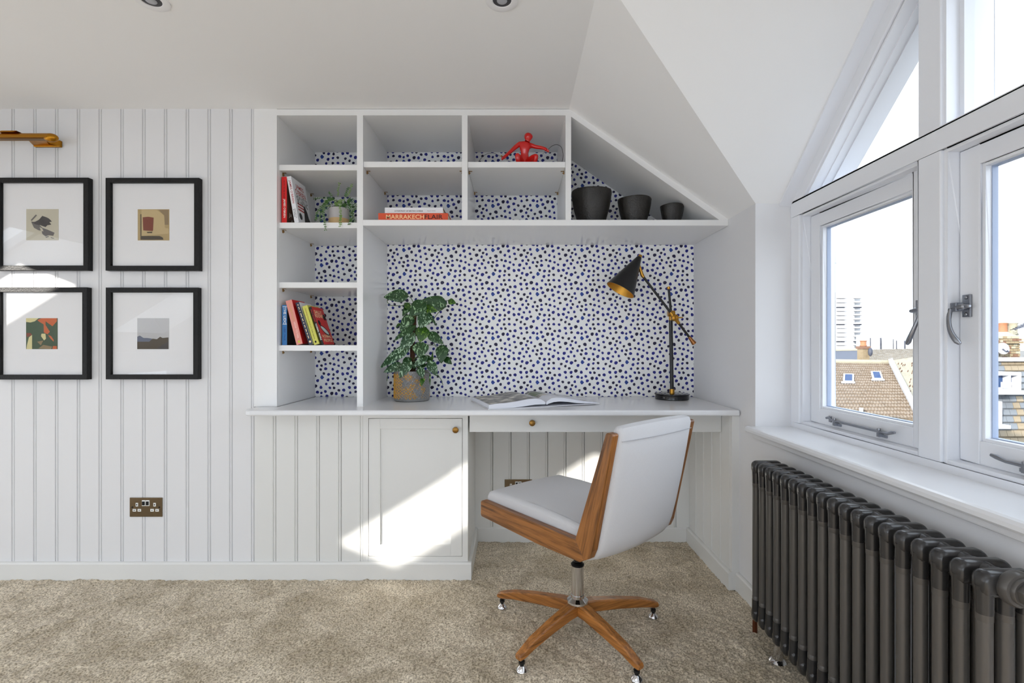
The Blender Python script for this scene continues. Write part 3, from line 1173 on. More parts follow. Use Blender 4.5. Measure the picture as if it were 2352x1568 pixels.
ft.ring_tube([(.862, 1.02, .008), (.864, 1.016, .035), (.870, 1.008, .060), (.876, 1.0, .085)], [.012, .011, .0105, .010], 14)
ft.build('foot', M_CHROME, rad)
br = MB()
for yy in (1.50, 1.08):
    br.box((.925, yy - .012, .52), (XR, yy + .012, .60))
br.build('wall_bracket', M_RAD, rad)

# ------------------------------------------------------------------ swivel chair
CD = Vector((-.644, .765, 0)).normalized()     # the way the chair faces
CN = Vector((-.765, -.644, 0)).normalized()    # its side towards the camera
CC = Vector((.227, 1.735, 0))


def chp(s, w, z):
    return CC + CD * s + CN * w + Vector((0, 0, z))


chair = thing('swivel_chair', CC, 'pale grey upholstered desk chair with oak side panels on a four-armed swivel base', 'chair')
M_FAB = simple('pale_grey_weave', (205, 205, 208), 0.9, bump=0.5, bscale=900, var=0.06, vscale=500)
OAK1, OAK2 = (78, 46, 18), (160, 104, 52)
M_RAIL = wood('oak_rail', CD, OAK1, OAK2)
dback = (chp(-.315, 0, .79) - chp(-.22, 0, .44)).normalized()
M_BACKR = wood('oak_back_rail', dback, OAK1, OAK2)
for w0, w1 in ((.188, .215), (-.215, -.188)):
    r = MB()
    # seat rail, mitred at the rear
    r.prism([chp(.284, w0, .408), chp(.289, w0, .414), chp(.289, w0, .460), chp(.284, w0, .467), (chp(-.186, w0, .464)), chp(-.222, w0, .414), chp(-.205, w0, .403), chp(-.02, w0, .400)], CN * (w1 - w0))
    r.build('seat_rail', M_RAIL, chair, bevel=.002)
    r = MB()
    r.prism([chp(-.186, w0, .464), chp(-.302, w0, .795), chp(-.306, w0, .799), chp(-.324, w0, .797), chp(-.327, w0, .792), chp(-.252, w0, .450), chp(-.240, w0, .424), chp(-.222, w0, .414)], CN * (w1 - w0))
    r.build('back_rail', M_BACKR, chair, bevel=.002)


def rounded_sweep(profile, w0, w1, crown, n=10, edge=.018):
    """upholstered slab: closed side profile (s,z) swept across the width with rounded edges"""
    m = MB()
    ws = []
    steps = []
    for i in range(4):
        a = math.pi / 2 * i / 3
        steps.append((edge * (1 - math.sin(a)), math.cos(a)))
    L = w1 - w0
    rows = [(w0 + edge - edge * math.cos(math.pi / 2 * i / 3), 1 - math.sin(math.pi / 2 * i / 3)) for i in range(4)]
    for i in range(1, n):
        rows.append((w0 + edge + (L - 2 * edge) * i / n, 0.0))
    rows += [(w1 - edge + edge * math.cos(math.pi / 2 * i / 3), 1 - math.sin(math.pi / 2 * i / 3)) for i in (3, 2, 1, 0)]
    cx = sum(p[0] for p in profile) / len(profile)
    cz = sum(p[1] for p in profile) / len(profile)
    npf = len(profile)
    # outward normals of the profile
    nor = []
    for i in range(npf):
        a = Vector(profile[i - 1]); b = Vector(profile[(i + 1) % npf])
        t = (b - a).normalized()
        nn = Vector((t.y, -t.x))
        nor.append(nn)
    area = sum(profile[i][0] * profile[(i + 1) % npf][1] - profile[(i + 1) % npf][0] * profile[i][1] for i in range(npf))
    if area < 0:
        nor = [-q for q in nor]
    vs, fs = [], []
    for (w, inset) in rows:
        f = (w - w0) / L * 2 - 1
        for i, (s_, z_) in enumerate(profile):
            c_ = crown[i] * (1 - f * f) - inset * edge * .8
            vs.append(chp(s_ + nor[i].x * c_, w, z_ + nor[i].y * c_))
    for i in range(len(rows) - 1):
        for j in range(npf):
            k = (j + 1) % npf
            fs.append((i * npf + j, i * npf + k, (i + 1) * npf + k, (i + 1) * npf + j))
    fs.append(tuple(range(npf - 1, -1, -1)))
    fs.append(tuple((len(rows) - 1) * npf + j for j in range(npf)))
    m.add(vs, fs, 0, True)
    return m


# seat cushion: front rounded, top slightly crowned
prof = [(.268, .432), (.286, .440), (.292, .458), (.291, .478), (.282, .493), (.262, .500), (.15, .504), (.0, .502), (-.12, .497), (-.175, .492), (-.180, .470), (-.180, .435), (0, .432)]
crown = [0, 0, 0, .002, .004, .005, .008, .009, .006, 0, 0, 0, 0]
sc_ = rounded_sweep(prof, -.187, .187, crown)
seat = sc_.build('seat_cushion', M_FAB, chair)
# shell: padded back wrapping under the seat
prof = [(-.190, .500), (-.300, .800), (-.306, .812), (-.318, .816), (-.331, .810), (-.336, .796), (-.322, .720), (-.302, .620), (-.282, .530), (-.266, .468), (-.254, .436), (-.235, .412), (-.205, .398), (-.10, .394), (.10, .394), (.25, .398), (.262, .410), (.250, .428), (0, .430), (-.18, .432)]
crown = [.0, .0, .002, .004, .006, .008, .014, .018, .018, .016, .014, .012, .010, .006, .004, 0, 0, 0, 0, 0]
bk = rounded_sweep(prof, -.187, .187, crown)
bk.build('back_cushion', M_FAB, chair)
seam = MB()
pts = []
for i in range(13):
    f = i / 12
    w_ = -.182 + .364 * f
    e = 2 * f - 1
    pts.append(chp(-.3335 - .0125 * (1 - e * e), w_, .774))
seam.ring_tube(pts, .0011, 6)
seam.build('seam', simple('seam_thread', (170, 170, 174), .9), chair)
seam = MB()
for sgn in (1, -1):
    pts = [chp(.270, .170 * sgn, .4935), chp(.2, .168 * sgn, .5015), chp(.05, .168 * sgn, .5045), chp(-.1, .168 * sgn, .5000), chp(-.165, .168 * sgn, .494)]
    seam.ring_tube(pts, .0011, 6)
seam.build('seam', simple('seam_thread', (170, 170, 174), .9), chair)
# mechanism, gas column, hub
m = MB()
m.box(chp(0, 0, 0) + Vector((-.06, -.06, .372)), chp(0, 0, 0) + Vector((.06, .06, .394)))
m.lathe([(.014, .27), (.014, .375)], CC, n=24)
m.build('seat_plate', simple('dark_metal', (40, 40, 42), .4, metal=.8), chair)
m = MB()
m.lathe([(.0215, .14), (.0215, .262)], CC, n=32)
m.build('gas_column', M_CHROME, chair)
m = MB()
m.lathe([(.0225, .262), (.0235, .264), (.0235, .268), (.019, .272), (.014, .276)], CC, n=32)
m.build('collar', simple('dark_metal', (40, 40, 42), .4, metal=.8), chair)
m = MB()
m.lathe([(.019, .062), (.021, .064), (.021, .128), (.036, .131), (.038, .134), (.037, .140), (.028, .146), (.0235, .149), (.0235, .160)], CC, n=40)
m.build('hub', M_CHROME, chair)
FEET = [(-.046, 1.941), (.536, 1.873), (.026, 1.565), (.384, 1.522)]
for (fx, fy) in FEET:
    d = Vector((fx - CC.x, fy - CC.y, 0))
    L = d.length + .018
    d.normalize()
    s = Vector((-d.y, d.x, 0))
    M_LEG = wood('oak_leg', d, (104, 62, 24), (184, 120, 58), fine=70)
    m = MB()
    st = [(.018, .134, .092, .0200), (.18 * L, .131, .090, .0195), (.5 * L, .110, .074, .0175), (.78 * L, .087, .056, .0160), (L - .02, .066, .041, .0145), (L - .004, .059, .040, .0135), (L, .053, .043, .0115)]
    vs, fs = [], []
    for (r, zt, zb, hw) in st:
        if L < .31:
            pass
        c0 = CC + d * r
        ch = .004
        ring = [(-hw, zb + ch), (-hw + ch, zb), (hw - ch, zb), (hw, zb + ch), (hw, zt - ch), (hw - ch, zt), (-hw + ch, zt), (-hw, zt - ch)]
        for (a, z) in ring:
            vs.append(c0 + s * a + Vector((0, 0, z)))
    n = 8
    for i in range(len(st) - 1):
        for j in range(n):
            k = (j + 1) % n
            fs.append((i * n + j, i * n + k, (i + 1) * n + k, (i + 1) * n + j))
    fs.append(tuple(range(n)))
    fs.append(tuple((len(st) - 1) * n + j for j in range(n)))
    m.add(vs, fs)
    leg = m.build('leg', M_LEG, chair)
    m = MB()
    m.lathe([(.006, .014), (.006, .046)], (fx, fy, 0), n=14)
    m.lathe([(.010, .024), (.010, .032)], (fx, fy, 0), n=14)
    m.build('foot_stem', M_BLACK, leg)
    m = MB()
    m.lathe([(.0175, .0005), (.019, .003), (.017, .008), (.010, .014), (.007, .017)], (fx, fy, 0), n=24)
    m.build('foot_pad', M_CHROME, leg)

# ------------------------------------------------------------------ framed pictures
M_FRAME = simple('black_ash', (12, 11, 12), 0.5, spec=.3, bump=0.7, bscale=160)
FY = D - .027


def P2(x, y, Y=FY + .008):
    v = at(x, y, Y)
    return v


def picture(x0, x1, y0, y1, label, pieces, art, ground):
    p0 = at(x0, y1, FY); p1 = at(x1, y0, FY)
    X0, X1, Z0, Z1 = p0.x, p1.x, p0.z, p1.z
    root = thing('framed_picture', ((X0 + X1) / 2, D, Z0), label, 'picture', 'black framed pictures on the panelled wall')
    w = .0215
    f = MB()
    # mitred mouldings, one ring
    o = [(X0, Z0), (X1, Z0), (X1, Z1), (X0, Z1)]
    i_ = [(X0 + w, Z0 + w), (X1 - w, Z0 + w), (X1 - w, Z1 - w), (X0 + w, Z1 - w)]
    for k in range(4):
        j = (k + 1) % 4
        f.prism([(o[k][0], FY, o[k][1]), (o[j][0], FY, o[j][1]), (i_[j][0], FY, i_[j][1]), (i_[k][0], FY, i_[k][1])], (0, .026, 0))
    f.build('frame', M_FRAME, root, bevel=.0012)
    MB().box((X0 + w - .002, FY + .014, Z0 + w - .002), (X1 - w + .002, FY + .018, Z1 - w + .002)).build('mount', M_WHITE, root)
    MB().box((X0 + w, FY + .0065, Z0 + w), (X1 - w, FY + .0080, Z1 - w)).build('glass', M_PGLASS, root)
    # print
    a0 = at(art[0], art[3], FY + .0138); a1 = at(art[1], art[2], FY + .0138)
    pr = MB()
    pr.box((a0.x, FY + .0134, a0.z), (a1.x, FY + .0139, a1.z))
    mats = [ground]
    for (mat, poly) in pieces:
        if mat not in mats:
            mats.append(mat)
        d = .0130 - .00008 * len(pr.f) * .2
        pts = [(a0.x + u * (a1.x - a0.x), FY + max(.0118, .0133 - .0002 * (pieces.index((mat, poly)) + 1)), a1.z - v * (a1.z - a0.z)) for u, v in poly]
        pr.prism(pts, (0, .0001, 0), mats.index(mat))
    pr.build('print', mats, root)
    return root


c_cream = simple('ink_cream', (196, 190, 170), .8, var=.08)
c_tan = simple('ink_tan', (176, 152, 104), .8, var=.15)
c_tan2 = simple('ink_sand', (196, 172, 124), .8, var=.1)
c_rust = simple('ink_rust', (122, 46, 22), .8, var=.1)
c_dark = simple('ink_charcoal', (48, 42, 44), .8, var=.15)
c_umber = simple('ink_umber', (62, 50, 32), .8, var=.1)
c_green = simple('ink_green', (44, 74, 48), .8, var=.15)
c_orange = simple('ink_orange', (200, 92, 34), .8, var=.05)
c_straw = simple('ink_straw', (218, 208, 150), .8, var=.05)
c_taupe = simple('ink_taupe', (140, 118, 84), .8, var=.1)
c_grey = simple('ink_grey', (96, 92, 92), .8, var=.2)
c_lgrey = simple('ink_pale_grey', (190, 190, 192), .8, var=.03)
c_blueg = simple('ink_blue_grey', (92, 100, 122), .8, var=.1)
picture(-11, 202, 407.5, 620.5, 'black framed print of a dark brush stroke, upper left of the four pictures',
        [(c_grey, [(.16, .42), (.32, .40), (.42, .52), (.50, .60), (.66, .66), (.88, .76), (.84, .86), (.70, .84), (.60, .88), (.50, .80), (.48, .70), (.38, .68), (.24, .60)]),
         (c_dark, [(.14, .40), (.26, .42), (.40, .34), (.50, .22), (.62, .26), (.70, .30), (.80, .40), (.72, .42), (.78, .50), (.66, .52), (.60, .58), (.44, .52), (.30, .50)]),
         (c_cream, [(.42, .58), (.50, .62), (.54, .72), (.46, .70)]),
         (c_grey, [(.14, .36), (.30, .18), (.34, .20), (.18, .38)]),
         (c_dark, [(.60, .90), (.70, .87), (.71, .89), (.62, .92)]), (c_dark, [(.76, .90), (.88, .94), (.86, .95), (.78, .93)])],
        (60.5, 134.5, 480, 551.5), c_cream)
picture(242, 456.5, 408, 621, 'black framed print of a rust red block on tan, upper right of the four pictures',
        [(c_tan2, [(.12, .0), (.60, .02), (.84, .20), (.86, .60), (.98, .62), (.98, .78), (.12, .86)]),
         (c_taupe, [(.66, .02), (.98, .02), (.98, .50), (.86, .50), (.84, .20)]),
         (c_umber, [(.09, .16), (.12, .16), (.12, .98), (.09, .98)]),
         (c_rust, [(.16, .26), (.34, .24), (.51, .27), (.49, .68), (.47, .70), (.18, .68)]),
         (c_umber, [(.29, .73), (.47, .72), (.46, .765), (.31, .765)]),
         (c_umber, [(.10, .98), (.13, .86), (.70, .86), (.80, .91), (.82, .98)])],
        (316.5, 389, 480.5, 552), c_tan)
picture(-11, 199.5, 659.5, 871.5, 'black framed print of green, orange and straw cut shapes, lower left',
        [(c_straw, [(0, 0), (.40, 0), (.28, .10), (.14, .14), (0, .12)]),
         (c_orange, [(.36, .06), (.50, .0), (.98, .0), (.98, .10), (.84, .26), (.62, .10), (.62, .22), (.76, .44), (.68, .52), (.57, .46), (.56, .20), (.40, .10)]),
         (c_orange, [(.70, .54), (.80, .58), (.88, .70), (.88, .76), (.78, .66)]),
         (c_orange, [(.86, .90), (.98, .90), (.98, 1), (.84, 1)]),
         (c_straw, [(.50, .50), (.62, .50), (.64, .66), (.58, .72), (.48, .58)]),
         (c_straw, [(.10, .62), (.20, .54), (.20, 1), (.02, 1), (.04, .86)]),
         (c_rust, [(.02, .48), (.16, .48), (.20, .54), (.04, .62)]),
         (c_taupe, [(.40, .98), (.56, .86), (.84, .92), (.80, 1)]),
         (c_taupe, [(.36, .76), (.56, .72), (.48, .88)])],
        (60, 132.5, 730.5, 801.5), c_green)
picture(242.5, 454.5, 660, 871, 'black framed print of a dark hill line, lower right of the four',
        [(c_blueg, [(0, .60), (.08, .56), (.20, .64), (.32, .64), (.46, .66), (.44, .72), (.38, .76), (0, .76)]),
         (c_umber, [(0, .76), (.38, .76), (.48, .66), (.62, .68), (.72, .60), (.80, .64), (.98, .62), (.98, 1), (0, 1)]),
         (c_dark, [(.60, 1), (.80, .86), (.98, .76), (.98, 1)])],
        (315.5, 388.5, 730.5, 801.5), c_lgrey)

# picture light
plx = at(107, 330, D)
M_GOLD = simple('satin_gold', (176, 122, 36), 0.32, metal=1.0)
pl = thing('picture_light', (plx.x, D, plx.z), 'long brushed gold picture light high on the panelled wall', 'picture light')
bp0 = at(77, 337, D - .012); bp1 = at(138, 322, D - .012)
MB().box((bp0.x, D - .014, bp0.z), (bp1.x, D, bp1.z)).build('wall_plate', M_GOLD, pl, bevel=.003)
MB().lathe([(.006, 0), (.007, .008), (.004, .014)], (at(104, 327, D).x, D - .014, at(104, 327, D).z), (0, -1, 0), 16).build('screw_knob', M_GOLD, pl)
ts = D - .085
za = at(60, 313, ts).z
arm = MB()
arm.prism([(at(62, 322, ts).x, ts, za - .012), (at(104, 322, ts).x, ts, za - .012), (at(118, 330, D).x, D - .012, bp0.z + .010), (at(84, 330, D).x, D - .012, bp0.z + .004)], (0, 0, .006))
arm.build('arm', M_GOLD, pl)
tb = MB()
xa, xb = -2.95, at(117, 313, ts).x
hp = []
for i in range(9):
    a = math.radians(-10 + 200 * i / 8)
    hp.append((math.cos(a) * .020, math.sin(a) * .020))
tb.prism([(xa, ts - .0 + u, za - .008 + v) for u, v in hp], (xb - xa, 0, 0), smooth=True)
tb.ball((xb, ts, za - .006), (.030, .0195, .018), 16, 10)
tb.build('shade', M_GOLD, pl)
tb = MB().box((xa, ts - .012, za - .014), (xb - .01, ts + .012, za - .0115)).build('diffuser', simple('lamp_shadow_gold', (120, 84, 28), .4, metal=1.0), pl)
cl = MB().prism([(at(8, 310, ts).x, ts - .0215, za + .010), (at(40, 310, ts).x, ts - .0215, za + .010), (at(48, 305, ts).x, ts - .02, za + .016), (at(14, 305, ts).x, ts - .02, za + .016)], (0, .03, 0))
cl.build('clip', M_GOLD, pl)

# sockets
def socket(c, label):
    r = thing('wall_socket', c, label, 'socket')
    x, y, z = c
    MB().box((x - .073, y - .0035, z - .043), (x + .073, y, z + .043)).build('plate', simple('antique_brass_plate', (126, 112, 92), .22, metal=1.0), r, bevel=.002)
    ins = MB()
    for sx in (-1, 1):
        ins.box((x + sx * .0395 - .0055, y - .0050, z + .004), (x + sx * .0395 + .0055, y - .003, z + .020))
        for q in (-.0112, .0112):
            ins.box((x + sx * .0395 + q - .0078, y - .0050, z - .019), (x + sx * .0395 + q + .0078, y - .003, z - .007))
    ins.build('pin_shutters', simple('socket_white', (236, 236, 234), .4), r, bevel=.001, kind='stuff')
    hl = MB()
    for sx in (-1, 1):
        hl.box((x + sx * .0395 - .002, y - .0053, z + .008), (x + sx * .0395 + .002, y - .0049, z + .016))
        for q in (-.0112, .0112):
            hl.box((x + sx * .0395 + q - .0035, y - .0053, z - .0145), (x + sx * .0395 + q + .0035, y - .0049, z - .0115))
    hl.build('pin_holes', M_BLACK, r)
    for sx in (-1, 1):
        sw = MB().box((x + sx * .0088 - .0082, y - .0052, z + .006), (x + sx * .0088 + .0082, y - .003, z + .032)).build('switch_surround', simple('socket_white', (236, 236, 234), .4), r, bevel=.001)
        MB().box((x + sx * .0088 - .0055, y - .0085, z + .010), (x + sx * .0088 + .0055, y - .005, z + .027)).build('rocker', simple('dark_metal', (40, 40, 42), .4, metal=.8), sw, bevel=.001)
    for sx in (-1, 1):
        MB().lathe([(.0035, 0), (.0035, .0012)], (x + sx * .060, y - .0035, z + .0005), (0, -1, 0), 12).build('screw', simple('dark_metal', (40, 40, 42), .4, metal=.8), r)


socket((at(336.5, 1164, D).x, D - .0005, at(336.5, 1164, D).z), 'brass double socket low on the panelled wall left of the cupboard')
socket((at(1190.5, 1117, B).x, B - .0145, at(1190, 1117, B).z), 'brass double socket in the knee space behind the chair seat')

# downlights
for i, (x, lab) in enumerate(((-1.112, 'round recessed ceiling downlight above the framed pictures'), (-.036, 'round recessed ceiling downlight above the middle of the bookcase'))):
    r = thing('ceiling_downlight', (x, 1.495, ZC), lab, 'downlight', 'recessed downlights in the ceiling')
    MB().lathe([(.028, .0005), (.030, .003), (.046, .004), (.050, .0025), (.050, 0)], (x, 1.495, ZC), (0, 0, -1), 40, cap=False).build('bezel', M_WHITE, r)
    MB().lathe([(.0285, .001), (.024, .0015), (.0001, .0018)], (x, 1.495, ZC), (0, 0, -1), 32, cap=False).build('baffle', simple('lamp_baffle', (58, 58, 62), .4), r)
    MB().ball((x, 1.495, ZC - .003), (.016, .016, .0035), 20, 8).build('lens', simple('lamp_lens', (170, 172, 178), .15), r)

# ------------------------------------------------------------------ desk lamp
LY = 2.487
lamp = thing('desk_lamp', (.807, LY, ZD), 'black and brass cone shade desk lamp on the right of the desktop', 'lamp')
MB().lathe([(.078, 0), (.083, .002), (.083, .020), (.081, .024), (.086, .0245), (.086, .029), (.080, .0305), (.0001, .031)], (.807, LY, ZD), n=48).build('base', simple('gloss_black', (14, 14, 15), .12), lamp)
jp = at(1541.5, 721, LY)
tp = at(1536, 664, LY)
p0 = Vector((.807, LY, ZD + .03))
MB().ring_tube([p0, Vector((jp.x - .002, LY, jp.z - .03))], .0095, 20).build('stem', M_SHADE, lamp)
MB().ring_tube([p0, p0 + Vector((0, 0, .022))], .0125, 20).build('stem_collar', M_BRASS, lamp)
MB().ring_tube([jp, tp], .0062, 16).build('upper_stem', M_SHADE, lamp)
MB().lathe([(.0075, 0), (.0085, .004), (.0085, .012), (.004, .014)], (tp.x, LY, tp.z), (tp - jp), 16).build('stem_cap', M_BRASS, lamp)
j = MB()
j.ring_tube([jp + Vector((-.0, 0, -.032)), jp + Vector((0, 0, -.008))], .011, 18)
j.ring_tube([jp + Vector((-.020, -.008, .002)), jp + Vector((.014, -.010, .002))], .0155, 20)
ja = at(1475, 632, LY - .03); jb = at(1590, 783, LY - .03)
da = (jb - ja).normalized()
jc = ja + da * ((jp.x + .008 - ja.x) / da.x)
j.ring_tube([jc - da * .036, jc - da * .014, jc, jc + da * .014, jc + da * .036], [.0085, .009, .018, .009, .0085], 16)
j.lathe([(.017, -.012), (.017, .014), (.012, .018), (.007, .020), (.006, .03)], jc, (0, -1, 0), 24)
j.box(jc + Vector((.0, -.034, -.003)), jc + Vector((.030, -.028, .003)))
j.build('joint', M_BRASS, lamp)
MB().ring_tube([ja, jb], .0062, 16).build('arm', M_SHADE, lamp)
MB().lathe([(.0072, -.02), (.0078, -.012), (.012, .018), (.0125, .022), (.010, .024)], jb - da * .006, da, 18).build('counterweight', simple('rose_brass', (160, 108, 66), .3, metal=1.0), lamp)
ap = at(1469, 590, LY - .03)
oc = at(1423.5, 667, LY - .03) + Vector((0, -.012, 0))
ax = (oc - ap)
Ls = ax.length
sh = MB()
R0 = .0755
sh.lathe([(.010, .0), (.013, .004), (R0 - .002, Ls - .006), (R0, Ls), (R0 - .0015, Ls)], ap, ax, 56, cap=False)
sh.build('shade', M_SHADE, lamp)
si = MB()
si.lathe([(.0085, .004), (.011, .008), (R0 - .0035, Ls - .006), (R0 - .0015, Ls)], ap, ax, 56, cap=False)
si.build('shade_lining', simple('gold_leaf', (206, 152, 62), .4, metal=.85), lamp)
MB().lathe([(.0001, -.012), (.009, -.011), (.010, -.004), (.0105, .003)], ap, ax, 20).build('shade_cap', M_BRASS, lamp)
kn = MB()
kn.ring_tube([ja + da * .012, ja, ap + ax * .18 + Vector((.012, 0, 0))], [.0078, .0085, .006], 14)
kn.build('swivel', M_BRASS, lamp)
bl = MB().ball(ap + ax * .62, .026, 18, 12)
bl.build('bulb', simple('opal_bulb', (235, 230, 215), .3), lamp)

# ------------------------------------------------------------------ potted silver-leaved plant
def leaf_mat(name, dark, light, amount):
    m, nt, b = nodes_of(name)
    tc = nt.nodes.new('ShaderNodeTexCoord')
    n = nt.nodes.new('ShaderNodeTexNoise')
    n.inputs['Scale'].default_value = 62
    n.inputs['Detail'].default_value = 2.0
    n.inputs['Distortion'].default_value = 1.8
    mp = nt.nodes.new('ShaderNodeMapping')
    mp.inputs['Scale'].default_value = (1, 1, .6)
    nt.links.new(tc.outputs['Object'], mp.inputs[0])
    nt.links.new(mp.outputs[0], n.inputs['Vector'])
    r = nt.nodes.new('ShaderNodeValToRGB')
    r.color_ramp.elements[0].position = amount
    r.color_ramp.elements[0].color = lin(dark) + (1,)
    r.color_ramp.elements[1].position = amount + .05
    r.color_ramp.elements[1].color = lin(light) + (1,)
    nt.links.new(n.outputs['Fac'], r.inputs[0])
    nt.links.new(r.outputs[0], b.inputs['Base Color'])
    b.inputs['Roughness'].default_value = .35
    bp = nt.nodes.new('ShaderNodeBump')
    bp.inputs['Strength'].default_value = .3
    bp.inputs['Distance'].default_value = .001
    nt.links.new(n.outputs['Fac'], bp.inputs['Height'])
    nt.links.new(bp.outputs['Normal'], b.inputs['Normal'])
    return m


M_LF = leaf_mat('silver_splashed_leaf', (26, 66, 22), (150, 184, 140), .585)
M_LF2 = leaf_mat('silver_heavy_leaf', (28, 68, 32), (160, 188, 158), .545)
M_LFB = leaf_mat('fresh_leaf', (40, 80, 16), (122, 164, 56), .57)
M_STEM = simple('plant_stem', (70, 92, 44), .5)
M_MOSS = simple('moss_pole', (70, 42, 24), .95, bump=.9, bscale=160, var=.3, vscale=60)
PX, PY = -.508, 2.432
plant = thing('potted_plant', (PX, PY, ZD), 'tall climbing plant with silver-splashed leaves in an embossed gold and grey pot', 'plant')


def pot_mat():
    m, nt, b = nodes_of('embossed_pot')
    tc = nt.nodes.new('ShaderNodeTexCoord')
    sp_ = nt.nodes.new('ShaderNodeSeparateXYZ')
    nt.links.new(tc.outputs['Object'], sp_.inputs[0])
    at_ = nt.nodes.new('ShaderNodeMath'); at_.operation = 'ARCTAN2'
    nt.links.new(sp_.outputs[1], at_.inputs[0]); nt.links.new(sp_.outputs[0], at_.inputs[1])
    n = nt.nodes.new('ShaderNodeTexNoise'); n.inputs['Scale'].default_value = 26; n.inputs['Detail'].default_value = 4
    nt.links.new(tc.outputs['Object'], n.inputs['Vector'])
    g = nt.nodes.new('ShaderNodeMapRange')
    # gold shows most on the upper left front
    ad = nt.nodes.new('ShaderNodeMath'); ad.operation = 'MULTIPLY_ADD'; ad.inputs[1].default_value = -1.8
    nt.links.new(sp_.outputs[0], ad.inputs[0]); nt.links.new(n.outputs['Fac'], ad.inputs[2])
    r = nt.nodes.new('ShaderNodeValToRGB')
    r.color_ramp.elements[0].position = .42; r.color_ramp.elements[0].color = lin((150, 150, 150)) + (1,)
    r.color_ramp.elements[1].position = .52; r.color_ramp.elements[1].color = lin((222, 166, 60)) + (1,)
    nt.links.new(ad.outputs[0], r.inputs[0])
    nt.links.new(r.outputs[0], b.inputs['Base Color'])
    b.inputs['Roughness'].default_value = .4
    b.inputs['Metallic'].default_value = .4
    return m


R_P = .0865
pm = MB()
H_P = .148
pm.lathe([(R_P - .006, 0), (R_P, .004), (R_P, H_P - .006), (R_P + .001, H_P), (R_P - .006, H_P), (R_P - .007, H_P - .02)], (PX, PY, ZD), n=64, cap=False)
pm.lathe([(.001, .002), (R_P - .006, .0005)], (PX, PY, ZD), n=64, cap=False)
pot = pm.build('pot', simple('pot_grey', (118, 118, 118), .5, var=.25, vscale=60), plant)
em = MB()
NA = 26
rows_ = 6
for r_ in range(rows_):
    zc_ = ZD + .014 + (H_P - .026) * (r_ + .5) / rows_
    for k in range(NA):
        a = 2 * math.pi * (k + .5 * (r_ % 2)) / NA
        c0 = Vector((PX + math.cos(a) * R_P, PY + math.sin(a) * R_P, zc_))
        t = Vector((-math.sin(a), math.cos(a), 0)); o_ = Vector((math.cos(a), math.sin(a), 0)); z_ = Vector((0, 0, 1))
        hw_, hh = .0098, .0125
        outer = [c0 + t * hw_, c0 + z_ * hh, c0 - t * hw_, c0 - z_ * hh]
        inner = [c0 + t * hw_ * .55 , c0 + z_ * hh * .55, c0 - t * hw_ * .55, c0 - z_ * hh * .55]
        mid = [(p + q) / 2 + o_ * .0022 for p, q in zip(outer, inner)]
        vs = outer + mid + inner
        fs = []
        for i in range(4):
            j_ = (i + 1) % 4
            fs += [(i, j_, 4 + j_, 4 + i), (4 + i, 4 + j_, 8 + j_, 8 + i)]
        em.add(vs, fs)
        for q in (c0 + z_ * (hh + .0035), ):
            em.add([q + t * .002 + o_ * .0012, q + z_ * .004 + o_ * .0012, q - t * .002 + o_ * .0012, q - z_ * .004 + o_ * .0012], [(0, 1, 2, 3)])
em.build('embossing', pot_mat(), pot, kind='stuff')
MB().lathe([(.001, H_P - .016), (R_P - .0065, H_P - .018)], (PX, PY, ZD), n=40, cap=False).build('soil', simple('soil', (42, 30, 22), .95, bump=.8, bscale=120), plant)
zs = ZD + H_P - .02
tpx = at(860 + 520 / 5.405, 650 + 235 / 5.405, PY)
pole = MB().ring_tube([(PX + .004, PY, zs), (PX + .003, PY, 1.05), (tpx.x - .004, PY, tpx.z - .02)], [.013, .012, .009], 12)
pole.build('moss_pole', M_MOSS, plant)


def leaf(parent, base, tip, w, mat, droop=.25, face=None, petiole=None, name='leaf', nseg=9):
    """heart shaped leaf blade between base and tip with a folded midrib, thickness, and curl"""
    base, tip = Vector(base), Vector(tip)
    ax_ = tip - base
    L = ax_.length
    ax_.normalize()
    view = Vector(face) if face is not None else Vector((0, -1, .25))
    side = ax_.cross(view).normalized()
    nrm = side.cross(ax_).normalized()
    if nrm.dot(view) < 0:
        nrm = -nrm
    prof = []
    vs, fs = [], []
    cols = 7
    for i in range(nseg + 1):
        t = i / nseg
        ww = w * (math.sin(math.pi * (t ** .62)) ** .75) * (1.0 - .12 * t) if 0 < t < 1 else w * (.12 if t == 0 else .01)
        bk_ = 0
        if t < .12:
            ww = w * (.35 + 3.6 * t)
            bk_ = 0.0
        cen = base + ax_ * (L * t) - nrm * (droop * L * (t - .35) ** 2)
        for jx in range(cols):
            f = jx / (cols - 1) * 2 - 1
            p = cen + side * (ww * f) + nrm * (abs(f) * w * .22 - f * f * w * .25)
            if i == 0:
                p -= ax_ * (L * .07 * (1 - abs(abs(f) - .5) * 2))
            vs.append(p)
    n1 = len(vs)
    for p in list(vs):
        vs.append(p - nrm * .0006)
    for i in range(nseg):
        for jx in range(cols - 1):
            a = i * cols + jx
            fs.append((a, a + 1, a + cols + 1, a + cols))
            fs.append((n1 + a, n1 + a + cols, n1 + a + cols + 1, n1 + a + 1))
    m = MB()
    m.add(vs, fs, 0, True)
    lf = m.build(name, mat, parent)
    if petiole is not None:
        q = Vector(petiole)
        midp = (q + base) / 2 + Vector((0, 0, .012))
        s_ = MB().ring_tube([q, midp, base, base + ax_ * L * .25 - nrm * .001], [.0022, .0018, .0016, .0008], 6)
        s_.build('petiole', M_STEM, lf)
    return lf


